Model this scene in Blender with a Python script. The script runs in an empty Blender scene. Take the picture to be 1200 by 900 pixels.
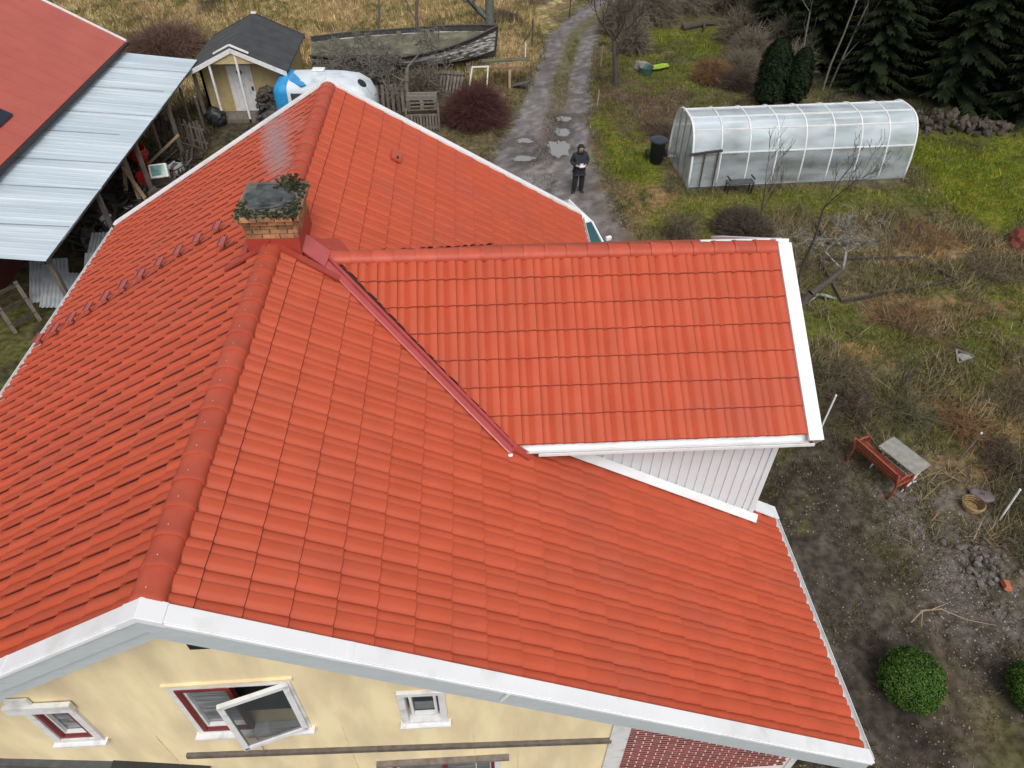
import bpy, bmesh, math, random
import numpy as np
from mathutils import Vector, Matrix, Euler
random.seed(7); rng = np.random.default_rng(11)
S = bpy.context.scene
COL = S.collection
R = math.radians

# ------------------------------------------------------------------ camera
F_PX, PITCH, ROLL, YAW = 828.0, R(43.476), R(0.442), R(3.455)
CAM = Vector((3.005, -4.364, 12.675))
fw = Vector((math.sin(YAW)*math.cos(PITCH), math.cos(YAW)*math.cos(PITCH), -math.sin(PITCH)))
rt0 = Vector((math.cos(YAW), -math.sin(YAW), 0)); up0 = rt0.cross(fw)
rt = rt0*math.cos(ROLL)+up0*math.sin(ROLL); up = -rt0*math.sin(ROLL)+up0*math.cos(ROLL)
cd = bpy.data.cameras.new('camera'); cam = bpy.data.objects.new('camera', cd); COL.objects.link(cam)
cd.sensor_width = 36; cd.lens = F_PX/1200*36; cd.clip_start = .1; cd.clip_end = 2000
m = Matrix((rt, up, -fw)).transposed().to_4x4(); m.translation = CAM; cam.matrix_world = m
S.camera = cam
def proj(p):
    q = Vector(p)-CAM; z = q.dot(fw)
    return (600+F_PX*q.dot(rt)/z, 450-F_PX*q.dot(up)/z)

# ------------------------------------------------------------------ sky, sun, exposure
SUN_EL, SUN_AZ = R(56), R(172)      # azimuth clockwise from +Y
w = bpy.data.worlds.new('World'); S.world = w; w.use_nodes = True
nt = w.node_tree; nt.nodes.clear()
sky = nt.nodes.new('ShaderNodeTexSky'); sky.sky_type = 'NISHITA'; sky.sun_disc = False
sky.sun_elevation = SUN_EL; sky.sun_rotation = SUN_AZ; sky.air_density = 1.0; sky.dust_density = 4.0; sky.ozone_density = 1.0
hs = nt.nodes.new('ShaderNodeHueSaturation'); hs.inputs['Saturation'].default_value = .22
bg = nt.nodes.new('ShaderNodeBackground'); bg.inputs['Strength'].default_value = .15
wo = nt.nodes.new('ShaderNodeOutputWorld')
nt.links.new(sky.outputs[0], hs.inputs['Color']); nt.links.new(hs.outputs[0], bg.inputs['Color']); nt.links.new(bg.outputs[0], wo.inputs['Surface'])
sd = bpy.data.lights.new('sun', 'SUN'); sd.energy = 1.5; sd.angle = R(38); sd.color = (1, .97, .93)
so = bpy.data.objects.new('sun', sd); COL.objects.link(so)
sdir = Vector((math.sin(SUN_AZ)*math.cos(SUN_EL), math.cos(SUN_AZ)*math.cos(SUN_EL), math.sin(SUN_EL)))
so.rotation_euler = sdir.to_track_quat('Z', 'Y').to_euler(); so.location = (0, 0, 40)
S.view_settings.view_transform = 'Standard'; S.view_settings.look = 'None'
S.view_settings.exposure = 0.0; S.view_settings.gamma = 1.0; S.view_settings.use_curve_mapping = False
S.render.engine = 'CYCLES'; S.cycles.max_bounces = 6; S.cycles.transparent_max_bounces = 12

# ------------------------------------------------------------------ materials
MATS = {}
def pmat(name, c1, c2=None, scale=6., rough=.6, bump=0., bscale=40., metal=0., rnd=.0, spec=.5, coat=0., detail=5., attr=None, dirt=None, dscale=1.5, damt=.4, stretch=None, spread=.18):
    """procedural Principled: colour mixes c1>c2 by noise, per-object/-island brightness rnd, blotches of dirt colour, noise bump"""
    if name in MATS: return MATS[name]
    M = bpy.data.materials.new(name); M.use_nodes = True; n = M.node_tree.nodes; L = M.node_tree.links
    b = n['Principled BSDF']; b.inputs['Roughness'].default_value = rough; b.inputs['Metallic'].default_value = metal
    b.inputs['Specular IOR Level'].default_value = spec; b.inputs['Coat Weight'].default_value = coat
    tc = n.new('ShaderNodeNewGeometry'); vec = tc.outputs['Position']
    if stretch:
        mp = n.new('ShaderNodeMapping'); mp.inputs['Scale'].default_value = stretch; L.new(vec, mp.inputs['Vector']); vec = mp.outputs[0]
    def noise(s, d=detail):
        t = n.new('ShaderNodeTexNoise'); t.inputs['Scale'].default_value = s; t.inputs['Detail'].default_value = d; L.new(vec, t.inputs['Vector']); return t.outputs['Fac']
    def ramp(f, a, c):
        r = n.new('ShaderNodeMapRange'); r.inputs['From Min'].default_value = a; r.inputs['From Max'].default_value = c; L.new(f, r.inputs['Value']); return r.outputs[0]
    def mix(f, A, B, mode='MIX'):
        x = n.new('ShaderNodeMix'); x.data_type = 'RGBA'; x.blend_type = mode
        if isinstance(f, float): x.inputs['Factor'].default_value = f
        else: L.new(f, x.inputs['Factor'])
        for k, v in ((6, A), (7, B)):
            if isinstance(v, tuple): x.inputs[k].default_value = (*v, 1)
            else: L.new(v, x.inputs[k])
        return x.outputs[2]
    if attr:
        a = n.new('ShaderNodeAttribute'); a.attribute_name = attr; col = a.outputs['Color']
        if c2: col = mix(ramp(noise(scale), .5-spread, .5+spread), mix(1., col, c1, 'MULTIPLY'), mix(1., col, c2, 'MULTIPLY'))
    else:
        col = mix(ramp(noise(scale), .5-spread, .5+spread), c1, c2) if c2 else mix(0., c1, c1)
    if dirt:
        col = mix(ramp(noise(dscale, 6.), .62-damt*.3, .78), col, dirt)
    if rnd:
        oi = n.new('ShaderNodeObjectInfo'); ad = n.new('ShaderNodeMath'); ad.operation = 'ADD'
        L.new(oi.outputs['Random'], ad.inputs[0]); L.new(tc.outputs['Random Per Island'], ad.inputs[1])
        fr = n.new('ShaderNodeMath'); fr.operation = 'FRACT'; L.new(ad.outputs[0], fr.inputs[0])
        mr = n.new('ShaderNodeMapRange'); mr.inputs['To Min'].default_value = 1-rnd; mr.inputs['To Max'].default_value = 1+rnd; L.new(fr.outputs[0], mr.inputs['Value'])
        vm = n.new('ShaderNodeVectorMath'); vm.operation = 'SCALE'; L.new(col, vm.inputs[0]); L.new(mr.outputs[0], vm.inputs['Scale']); col = vm.outputs[0]
    L.new(col, b.inputs['Base Color'])
    if bump:
        bp = n.new('ShaderNodeBump'); bp.inputs['Strength'].default_value = bump; bp.inputs['Distance'].default_value = .01
        L.new(noise(bscale, 3.), bp.inputs['Height']); L.new(bp.outputs[0], b.inputs['Normal'])
    MATS[name] = M; return M
def glassy(name, col, rough=.05, alpha=None, trans=0.):
    if name in MATS: return MATS[name]
    M = pmat(name, col, None, rough=rough, spec=.6); b = M.node_tree.nodes['Principled BSDF']
    if trans: b.inputs['Transmission Weight'].default_value = trans
    if alpha is not None: b.inputs['Alpha'].default_value = alpha
    return M
TILE = pmat('tile_red', (.475, .083, .037), (.43, .072, .032), 2.2, .5, .25, 160., rnd=.035, dirt=(.40, .078, .042), dscale=.8, damt=.4, spec=.27)
RIDGE = pmat('ridge_red', (.47, .085, .046), (.41, .070, .038), 5., .48, .2, 160., rnd=.07, spec=.35)
FLASH = pmat('flashing_pink', (.45, .085, .085), (.40, .075, .075), 4., .38, .0, spec=.5)
FLASHR = pmat('flashing_red', (.36, .05, .03), (.32, .045, .03), 4., .45)
DECK = pmat('roof_underlay', (.05, .02, .018), None, rough=.9)
WHITE = pmat('white_metal', (.78, .79, .80), (.72, .73, .75), 1.3, .4, .08, 40., dirt=(.60, .60, .58), dscale=2.3, damt=.3)
WHITEW = pmat('white_wood', (.74, .74, .74), (.66, .66, .66), 9., .6, .2, 60., dirt=(.45, .43, .40), dscale=5., damt=.3)
CLAD = pmat('white_cladding', (.70, .76, .79), (.66, .72, .75), 3., .5, .05, 60.)
GREYB = pmat('grey_fascia', (.50, .54, .56), (.45, .49, .51), 4., .55, .25, 40., stretch=(1, 1, 6))
STUCCO = pmat('yellow_board', (.88, .74, .46), (.82, .68, .42), 1.6, .75, .1, 30., dirt=(.62, .50, .32), dscale=1.6, damt=.8, stretch=(1.6, 1, .45))
CREAM = pmat('cream_trim', (.78, .64, .40), (.70, .56, .34), 6., .65, dirt=(.35, .25, .14), dscale=9., damt=.2)
OXRED = pmat('ox_red', (.20, .025, .022), (.16, .02, .02), 8., .5)
MORTAR = pmat('mortar', (.80, .74, .70), (.70, .64, .60), 20., .9)
BRICK = pmat('brick_dark', (.24, .05, .04), (.17, .035, .03), 14., .8, .3, 80., rnd=.25)
CBRICK = pmat('chimney_brick', (.42, .24, .11), (.30, .13, .06), 9., .85, .4, 60., rnd=.3, dirt=(.07, .06, .05), dscale=6., damt=.5)
MOSS = pmat('moss', (.052, .058, .013), (.016, .018, .008), 9., .95, .8, 30., rnd=.5, spread=.12)
SOOT = pmat('soot_slab', (.018, .02, .022), (.10, .11, .11), 6., .6, .3, 30.)
BLACK = pmat('black_paint', (.012, .013, .015), (.02, .02, .023), 8., .5)
DARKM = pmat('dark_metal', (.05, .055, .06), (.09, .09, .095), 8., .4, .1, 50.)
GREYWOOD = pmat('weathered_wood', (.20, .17, .145), (.12, .10, .085), 12., .85, .4, 60., rnd=.25, stretch=(1, 1, .3))
DARKWOOD = pmat('dark_wood', (.075, .06, .05), (.04, .033, .028), 12., .85, .4, 50., rnd=.3)
PALEWOOD = pmat('pale_wood', (.42, .31, .19), (.30, .21, .13), 12., .8, .2, 50., rnd=.2)
GLASSD = glassy('window_glass', (.03, .04, .045), .04)
SASHG = glassy('sash_glass', (.05, .065, .07), .03, alpha=.62)
GLASSG = pmat('window_glass_painted_reflection', (.05, .06, .065), (.30, .32, .33), 5., .12, stretch=(.6, 1, 7), spread=.25)  # grey bands in the glass colour stand in for a striped reflection
DARKIN = pmat('dark_interior', (.012, .011, .010), None, rough=.9)
BARN = pmat('barn_red_metal', (.45, .105, .075), (.40, .090, .066), 1.2, .42, spec=.5)
SHEET = pmat('canopy_sheet', (.62, .69, .74), (.44, .53, .60), .5, .35, stretch=(.25, 1.6, 1), dirt=(.40, .47, .52), dscale=1.2, damt=.9, spread=.2)
CORR = pmat('corrugated_grey', (.42, .44, .47), (.30, .32, .34), 3., .5, .2, 20.)
FELT = pmat('black_felt', (.035, .037, .042), (.055, .057, .06), 2., .75, .4, 60.)
SHEDW = pmat('shed_cream', (.50, .40, .20), (.42, .33, .16), 5., .75, .1, 30.)
BARK = pmat('bark', (.085, .068, .055), (.05, .042, .036), 14., .9, .6, 30.)
BARKG = pmat('bark_grey', (.17, .155, .13), (.10, .09, .075), 14., .9, .6, 30.)
BARKL = pmat('bark_lichen', (.30, .31, .27), (.11, .095, .08), 7., .9, .6, 30., spread=.1)
BARKB = pmat('bark_green_grey', (.085, .10, .085), (.13, .14, .12), 9., .9, .6, 30.)
BLUE = pmat('caravan_blue', (.03, .30, .62), (.02, .24, .52), 5., .4)
CARAV = pmat('caravan_white', (.66, .72, .77), (.56, .62, .67), 2.2, .4, dirt=(.40, .43, .44), dscale=2., damt=.3)
PAINTW = pmat('peeling_white', (.62, .62, .62), (.12, .11, .10), 5., .75, .6, 30., stretch=(.35, 1, 3), spread=.06)
BOATB = pmat('boat_black', (.03, .03, .03), (.07, .065, .06), 8., .7, .3, 30.)
BOATM = pmat('boat_mossy', (.15, .15, .085), (.20, .19, .14), 4., .9, .8, 25., dirt=(.035, .035, .022), dscale=1.6, damt=1.1)
STONE = pmat('stone', (.17, .15, .135), (.09, .08, .072), 9., .9, .6, 30., rnd=.35)
CONC = pmat('concrete_slab', (.30, .29, .26), (.20, .195, .18), 7., .9, .4, 40.)
RUST = pmat('rust_red_paint', (.30, .07, .035), (.20, .04, .022), 14., .65, .3, 40.)
IRON = pmat('white_iron', (.66, .66, .66), (.52, .52, .52), 14., .5)
REDP = pmat('red_plastic', (.62, .03, .02), (.55, .025, .02), 4., .35)
CARW = pmat('car_white', (.78, .78, .78), None, rough=.25, coat=.6)
CARG = glassy('car_glass', (.02, .075, .095), .06)
RUBBER = pmat('rubber', (.015, .015, .016), None, rough=.8)
CHROME = pmat('steel', (.5, .5, .52), None, rough=.3, metal=.9)
BIN = pmat('bin_blue_black', (.025, .030, .042), (.035, .042, .055), 6., .4)
CLOTH = pmat('black_cloth', (.010, .012, .016), (.017, .019, .023), 20., .85, .3, 90.)
CLOTHN = pmat('navy_cloth', (.011, .015, .024), (.018, .022, .032), 20., .8, .3, 90.)
SKIN = pmat('skin', (.45, .24, .16), None, rough=.55)
LEAFM = pmat('leaf_vertex_colour', (1, 1, 1), (.78, .78, .78), 1.3, .8, attr='Col', spec=.2)
GRASSM = pmat('grass_vertex_colour', (1, 1, 1), (.7, .7, .7), .8, .8, attr='Col', spec=.15)

# ------------------------------------------------------------------ mesh helpers
class MB:
    def __init__(s): s.v = []; s.f = []
    def add(s, vs, fs):
        o = len(s.v); s.v += [tuple(p) for p in vs]; s.f += [tuple(i+o for i in f) for f in fs]; return s
    def box8(s, p):      # p: 4 bottom ccw, 4 top ccw
        return s.add(p, [(3,2,1,0), (4,5,6,7), (0,1,5,4), (1,2,6,5), (2,3,7,6), (3,0,4,7)])
    def box(s, c, d, rot=None):
        h = [x/2 for x in d]; P = [Vector((a*h[0], b*h[1], e*h[2])) for e in (-1, 1) for a, b in ((-1,-1), (1,-1), (1,1), (-1,1))]
        if rot is not None:
            q = rot if isinstance(rot, Matrix) else Euler(rot).to_matrix(); P = [q @ p for p in P]
        return s.box8([p+Vector(c) for p in P])
    def lohi(s, a, b): return s.box([(x+y)/2 for x, y in zip(a, b)], [abs(y-x) for x, y in zip(a, b)])
    def beam(s, a, b, wd, ht, upv=(0,0,1)):
        a = Vector(a); b = Vector(b); d = (b-a).normalized(); sd_ = d.cross(Vector(upv))
        if sd_.length < 1e-4: sd_ = d.cross(Vector((0,1,0)))
        sd_.normalize(); u = sd_.cross(d); x = sd_*wd/2; y = u*ht/2
        return s.box8([a-x-y, a+x-y, b+x-y, b-x-y, a-x+y, a+x+y, b+x+y, b-x+y])
    def tube(s, pts, rad, n=6, cap=True):
        pts = [Vector(p) for p in pts]; k = len(pts)
        if not hasattr(rad, '__len__'): rad = [rad]*k
        o = len(s.v); prev = None
        for i, p in enumerate(pts):
            d = (pts[min(i+1, k-1)]-pts[max(i-1, 0)])
            d = d.normalized() if d.length > 1e-9 else Vector((0,0,1))
            if prev is None: a = d.orthogonal().normalized()
            else:
                a = prev - d*prev.dot(d); a = a.normalized() if a.length > 1e-6 else d.orthogonal().normalized()
            prev = a; b = d.cross(a)
            for j in range(n):
                t = 2*math.pi*j/n; s.v.append(tuple(p+(a*math.cos(t)+b*math.sin(t))*rad[i]))
        for i in range(k-1):
            for j in range(n):
                s.f.append((o+i*n+j, o+i*n+(j+1) % n, o+(i+1)*n+(j+1) % n, o+(i+1)*n+j))
        if cap and n > 2:
            s.f.append(tuple(o+j for j in reversed(range(n)))); s.f.append(tuple(o+(k-1)*n+j for j in range(n)))
        return s
    def lathe(s, prof, n=16, c=(0,0,0), a0=0, a1=2*math.pi):
        full = abs(a1-a0-2*math.pi) < 1e-6; m_ = n if full else n+1; o = len(s.v)
        for r, z in prof:
            for j in range(m_):
                t = a0+(a1-a0)*j/n; s.v.append((c[0]+r*math.cos(t), c[1]+r*math.sin(t), c[2]+z))
        for i in range(len(prof)-1):
            for j in range(n):
                j2 = (j+1) % m_; s.f.append((o+i*m_+j, o+i*m_+j2, o+(i+1)*m_+j2, o+(i+1)*m_+j))
        return s
    def loft(s, rings, closed=True, caps=True):
        n = len(rings[0]); o = len(s.v)
        for r in rings: s.v += [tuple(p) for p in r]
        for i in range(len(rings)-1):
            for j in range(n if closed else n-1):
                s.f.append((o+i*n+j, o+i*n+(j+1) % n, o+(i+1)*n+(j+1) % n, o+(i+1)*n+j))
        if caps and closed:
            s.f.append(tuple(o+j for j in reversed(range(n)))); s.f.append(tuple(o+(len(rings)-1)*n+j for j in range(n)))
        return s
    def prism(s, poly, ext):
        """poly: 3D points, ext: vector"""
        e = Vector(ext); n = len(poly); a = [Vector(p) for p in poly]
        return s.add(a+[p+e for p in a], [tuple(reversed(range(n))), tuple(range(n, 2*n))]+[(i, (i+1) % n, n+(i+1) % n, n+i) for i in range(n)])
    def mesh(s, name, mat, smooth=False, fix=True):
        me = bpy.data.meshes.new(name); me.from_pydata(s.v, [], s.f)
        if fix:
            bm = bmesh.new(); bm.from_mesh(me); bmesh.ops.recalc_face_normals(bm, faces=bm.faces); bm.to_mesh(me); bm.free()
        if smooth: me.polygons.foreach_set('use_smooth', [True]*len(me.polygons))
        if mat: me.materials.append(mat)
        me.update(); return me
    def build(s, name, mat, parent=None, smooth=False, bevel=0, fix=True):
        o = bpy.data.objects.new(name, s.mesh(name, mat, smooth, fix)); COL.objects.link(o)
        if parent: o.parent = parent
        if bevel:
            b = o.modifiers.new('bevel', 'BEVEL'); b.width = bevel; b.segments = 2; b.limit_method = 'ANGLE'; b.angle_limit = R(40)
        return o
def tag(o, label, cat=None, group=None, kind=None):
    if label: o['label'] = label
    if cat: o['category'] = cat
    if group: o['group'] = group
    if kind: o['kind'] = kind
    return o
def thing(name, label, cat, loc=(0,0,0), rz=0, group=None):
    o = bpy.data.objects.new(name, None); o.empty_display_size = .3; COL.objects.link(o); o.location = loc; o.rotation_euler = (0, 0, rz)
    return tag(o, label, cat, group)
def copy_tree(o, parent=None):
    c = o.copy(); COL.objects.link(c); c.parent = parent
    for ch in [x for x in bpy.data.objects if x.parent == o]: copy_tree(ch, c)
    return c
def np_mesh(name, V, T, mat, colors=None, smooth=False):
    """fast triangle mesh from numpy arrays; colors per vertex (N,3)"""
    me = bpy.data.meshes.new(name); V = np.asarray(V, np.float32); T = np.asarray(T, np.int32); k = T.shape[1]
    me.vertices.add(len(V)); me.vertices.foreach_set('co', V.ravel())
    me.loops.add(T.size); me.loops.foreach_set('vertex_index', T.ravel())
    me.polygons.add(len(T)); me.polygons.foreach_set('loop_start', np.arange(0, T.size, k, dtype=np.int32))
    if smooth: me.polygons.foreach_set('use_smooth', np.ones(len(T), bool))
    me.update(calc_edges=True)
    if colors is not None:
        a = me.color_attributes.new('Col', 'FLOAT_COLOR', 'POINT'); c = np.ones((len(V), 4), np.float32); c[:, :3] = colors; a.data.foreach_set('color', c.ravel())
    me.materials.append(mat); return me
def link(name, me, parent=None):
    o = bpy.data.objects.new(name, me); COL.objects.link(o)
    if parent: o.parent = parent
    return o

# ------------------------------------------------------------------ noise and ground fields
def vnoise(x, y, seed=0):
    xi = np.floor(x).astype(np.int64); yi = np.floor(y).astype(np.int64); fx = x-xi; fy = y-yi
    fx = fx*fx*(3-2*fx); fy = fy*fy*(3-2*fy)
    def h(a, b):
        n = (a*374761393+b*668265263+seed*974711) & 0xffffffff; n = ((n ^ (n >> 13))*1274126177) & 0xffffffff; return ((n ^ (n >> 16)) & 0xffff)/65535.
    return (h(xi,yi)*(1-fx)+h(xi+1,yi)*fx)*(1-fy)+(h(xi,yi+1)*(1-fx)+h(xi+1,yi+1)*fx)*fy
def fbm(x, y, sc, seed=0, octv=4):
    t = 0; a = .5; tot = 0
    for i in range(octv):
        t = t+a*vnoise(x/sc*2**i, y/sc*2**i, seed+i*17); tot += a; a *= .55
    return t/tot
def sst(a, b, x): t = np.clip((x-a)/(b-a), 0, 1); return t*t*(3-2*t)
DY = [8, 12, 16, 19, 21.5, 26.4, 31, 36.6, 41.2, 46, 60, 90]
DL = [3, 3, 3, 3.0, 3.67, 5.15, 6.2, 7.43, 9.64, 13.5, 26, 50]
DR = [9.2, 8.8, 8.1, 7.6, 7.5, 8.15, 8.8, 10, 12.4, 17, 30, 54]
def drive_t(x, y):
    l = np.interp(y, DY, DL); r = np.interp(y, DY, DR); return (x-l)/(r-l)
def drive_mask(x, y):
    wv = (fbm(x, y, 1.6, 5)-.5)*.22; t = drive_t(x, y)+wv
    return (t > 0) & (t < 1) & (y > 9) & (y < 80)
def gheight(x, y):
    x = np.asarray(x, float); y = np.asarray(y, float)
    wild = .10*(fbm(x, y, 2.2, 3)-.5)+.10*(fbm(x, y, .6, 9)-.5)
    t = drive_t(x, y); on = sst(-.25, .05, t)*sst(1.25, .95, t)*sst(9, 12, y)
    field = sst(30, 60, y)*1.2*0
    flat = np.clip(on+sst(9.5, 8.6, x)*sst(-7.5, -6.5, x)*sst(20, 17, y), 0, 1)
    return wild*(1-.85*flat)-.05*on+field
def mixc(c, col, wt): return c*(1-wt[..., None])+np.array(col)*wt[..., None]
def blob(x, y, cx, cy, rx, ry, soft=.35, seed=1):
    d = np.sqrt(((x-cx)/rx)**2+((y-cy)/ry)**2)+(fbm(x, y, 1.4, seed)-.5)*1.0
    return sst(1+soft, 1-soft, d)
def gcolor(x, y):
    """base colours of the ground cover by place: straw field, lawn, soil, gravel, litter"""
    n1 = fbm(x, y, 2.5, 21); n2 = fbm(x, y, .7, 33); n3 = fbm(x, y, .22, 41, 3)
    c = np.ones(x.shape+(3,))*np.array((.095, .083, .044))
    c = mixc(c, (.125, .098, .055), sst(.45, .62, n2))
    c = mixc(c, (.080, .088, .026), sst(.50, .68, n1)*.8)
    c = mixc(c, (.050, .042, .032), sst(.60, .75, fbm(x, y, 1.0, 55)))
    # dry straw field beyond the boat and around the shed
    fl = sst(29.5, 31.5, y+(n1-.5)*3)*sst(6.5, 4.5, x-(y-30)*.28+(n2-.5)*2)
    fl = np.maximum(fl, sst(-7.5, -9.5, x)*sst(22, 25, y)*.9)
    f = mixc(np.ones(x.shape+(3,))*np.array((.30, .225, .115)), (.165, .145, .055), sst(.42, .62, fbm(x, y, 1.3, 71)))
    f = mixc(f, (.37, .29, .165), sst(.52, .7, n3)); f = mixc(f, (.095, .075, .05), sst(.62, .76, n1))
    c = c*(1-fl[..., None])+f*fl[..., None]
    # lawn
    lw = np.maximum.reduce([sst(19.3, 20.5, x+(n1-.5)*2)*sst(15.3, 16.4, y+(n2-.5)*1.5)*sst(24.5, 22.5, y+(n2-.5)), blob(x, y, 15.5, 17.9, 5, .9, .4, 2)*.7,
        blob(x, y, 9.2, 23.0, 1.1, 4.0, .3, 4)*.9, blob(x, y, 15.5, 35, 3.5, 3.0, .4, 6)*.8, blob(x, y, 12.2, 31.5, 2.0, 3., .5, 7)*.5, blob(x, y, 10.3, 17.2, 1.6, 1.4, .5, 8)*.7,
        blob(x, y, 16.7, 10.6, 2.5, .7, .5, 12)*.4, blob(x, y, 18.8, 11.5, 1.4, 1.6, .5, 13)*.55, blob(x, y, 13.0, 11.0, 1.0, 1.8, .5, 14)*.45, blob(x, y, 15.6, 8.2, 2.5, .5, .5, 15)*.4])
    g = mixc(np.ones(x.shape+(3,))*np.array((.105, .125, .014)), (.145, .150, .022), sst(.45, .65, n2)); g = mixc(g, (.06, .085, .012), sst(.55, .7, n3))
    lw = lw*(.75+.25*sst(.3, .5, n2)); c = c*(1-lw[..., None])+g*lw[..., None]
    # tan dead grass patches in the right-hand garden
    for i, (cx, cy, rx, ry) in enumerate(((17.8, 15.0, 2.4, 1.1), (16.5, 11.6, 2.3, .6), (16.2, 7.3, 1.8, 1.1), (14.4, 7.6, 1.2, .6), (18.2, 8.5, 1.5, .8), (13.2, 9.6, 1.0, .6), (9.2, 18.3, 1.0, 1.2), (14.5, 5.6, 1., .5))):
        c = mixc(c, (.19, .125, .062), blob(x, y, cx, cy, rx, ry, .4, 80+i)*sst(.38, .55, n3)*.9)
    # soil by the house wall and path, gravel patch
    so_ = np.maximum(sst(12.2, 10.6, x-(y*.12)+(n1-.5)*2.2)*sst(9.5, 7.5, y+(n2-.5)*2), blob(x, y, 12.3, 1.6, 1.6, 2.2, .5, 91)*.8)
    s = mixc(np.ones(x.shape+(3,))*np.array((.060, .051, .043)), (.036, .031, .026), sst(.45, .65, n2)); s = mixc(s, (.085, .082, .030), sst(.60, .74, fbm(x, y, .9, 93))*.7); s = mixc(s, (.085, .074, .062), sst(.55, .75, n3)*.5)
    c = c*(1-so_[..., None])+s*so_[..., None]
    c = mixc(c, (.135, .115, .11), blob(x, y, 12.9, 4.3, 1.3, 1.5, .4, 95)*sst(.3, .55, n3)*.85)
    c = mixc(c, (.12, .10, .095), blob(x, y, 12.4, 2.2, 1.0, .9, .4, 96)*sst(.35, .6, n3)*.8)
    # litter below the bare trees, yard behind the house, forest floor
    c = mixc(c, (.095, .066, .046), blob(x, y, 10.6, 26.6, 2.0, 4.0, .4, 97)*sst(.3, .5, n2)*.85)
    c = mixc(c, (.05, .044, .03), np.maximum(blob(x, y, -4, 26, 6, 4.5, .3, 98)*.75, blob(x, y, 27, 32, 11, 8.5, .2, 99)*.9))
    # driveway: grey gravel with a mossy strip between the wheel tracks
    t = drive_t(x, y)+(n2-.5)*.16; on = sst(-.10, .06, t)*sst(1.10, .94, t)*sst(9, 10, y)
    d = mixc(np.ones(x.shape+(3,))*np.array((.150, .138, .136)), (.105, .094, .090), sst(.4, .62, n2)); d = mixc(d, (.20, .19, .185), sst(.55, .72, n3)*.7)
    st = sst(.30, .42, t)*sst(.74, .62, t)*sst(24.0, 28.5, y)*.85; d = mixc(d, (.105, .098, .040), st); d = mixc(d, (.13, .088, .068), sst(.28, .5, t)*sst(.8, .6, t)*sst(20, 24, y)*sst(31, 26, y)*.6)
    d = mixc(d, (.115, .085, .07), sst(.7, 1., t)*sst(22, 17, y)*.5)
    for px_, py_, pr_ in ((6.45, 22.75, .8), (6.78, 24.3, .6), (7.02, 25.6, .55), (5.0, 21.9, .6), (5.15, 23.5, .55)): d = mixc(d, (.062, .055, .05), blob(x, y, px_, py_, pr_, pr_*1.2, .5, 7)*.8)
    c = c*(1-on[..., None])+d*on[..., None]
    return c*(.55+.90*n3)[..., None]*1.22

def crumple(name, r, mat, loc, flat=.6, seed=0, sub=3):
    bm = bmesh.new(); bmesh.ops.create_icosphere(bm, subdivisions=sub, radius=r); rr = random.Random(seed)
    for v in bm.verts:
        q = np.array([v.co.x, v.co.y+v.co.z*1.7]); k = float(fbm(q[0:1], q[1:2], r*.6, seed)[0]); v.co *= .65+.7*k; v.co.z *= flat
    me = bpy.data.meshes.new(name); bm.to_mesh(me); bm.free(); me.materials.append(mat); o = link(name, me); o.location = loc; return o
# ------------------------------------------------------------------ ground, driveway, puddles
gx = np.concatenate([-np.geomspace(400, 32, 14), np.arange(-31, 41, .22), np.geomspace(42, 420, 14)])
gy = np.concatenate([-np.geomspace(400, 9, 14), np.arange(-8, 50, .22), np.geomspace(51, 900, 16)])
GX, GY = np.meshgrid(gx, gy); GZ = gheight(GX, GY); GZ = np.where((np.abs(GX) > 45) | (GY > 55) | (GY < -9), 0, GZ)
GC = gcolor(GX, GY).reshape(-1, 3); GV = np.stack([GX, GY, GZ], -1).reshape(-1, 3)
nx = len(gx); ii, jj = np.meshgrid(np.arange(nx-1), np.arange(len(gy)-1)); a = (jj*nx+ii).ravel()
Q = np.stack([a, a+1, a+1+nx, a+nx], 1)
cx_ = (GV[Q[:, 0]]+GV[Q[:, 2]])/2; dm = drive_mask(cx_[:, 0], cx_[:, 1])
GROUND = pmat('ground_cover', (1.15, 1.13, 1.1), (.55, .53, .50), 6., .95, 1., 22., attr='Col', spec=.1, detail=9., spread=.14)
ROADM = pmat('gravel_drive', (1, 1, 1), (.74, .73, .72), 7., .8, .7, 45., attr='Col', spec=.3, detail=8.)
for nm, sel, mt in (('ground', ~dm, GROUND), ('driveway', dm, ROADM)):
    q = Q[sel]; us, inv = np.unique(q, return_inverse=True)
    o = link(nm, np_mesh(nm, GV[us], inv.reshape(q.shape), mt, GC[us], True)); o['kind'] = 'structure'
WATER = glassy('puddle_water', (.24, .235, .23), .03)
def puddle(cx, cy, rx, ry, seed):
    b = MB(); n = 44; pts = []
    for j in range(n):
        t = 2*math.pi*j/n; k = .35+1.2*float(fbm(np.array(math.cos(t)*2+seed), np.array(math.sin(t)*2), .7, seed))
        pts.append((cx+rx*k*math.cos(t), cy+ry*k*math.sin(t), 0))
    zs = max(float(gheight(p[0], p[1])) for p in pts+[(cx, cy)])+.006
    b.add([(p[0], p[1], zs) for p in pts], [tuple(range(n))]); o = b.build('puddle', WATER); o['kind'] = 'structure'
puddle(6.45, 22.75, .42, .75, 3); puddle(6.78, 24.3, .42, .38, 5); puddle(7.02, 25.6, .34, .28, 8); puddle(5.0, 21.9, .45, .28, 11); puddle(5.15, 23.5, .35, .22, 14)

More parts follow.
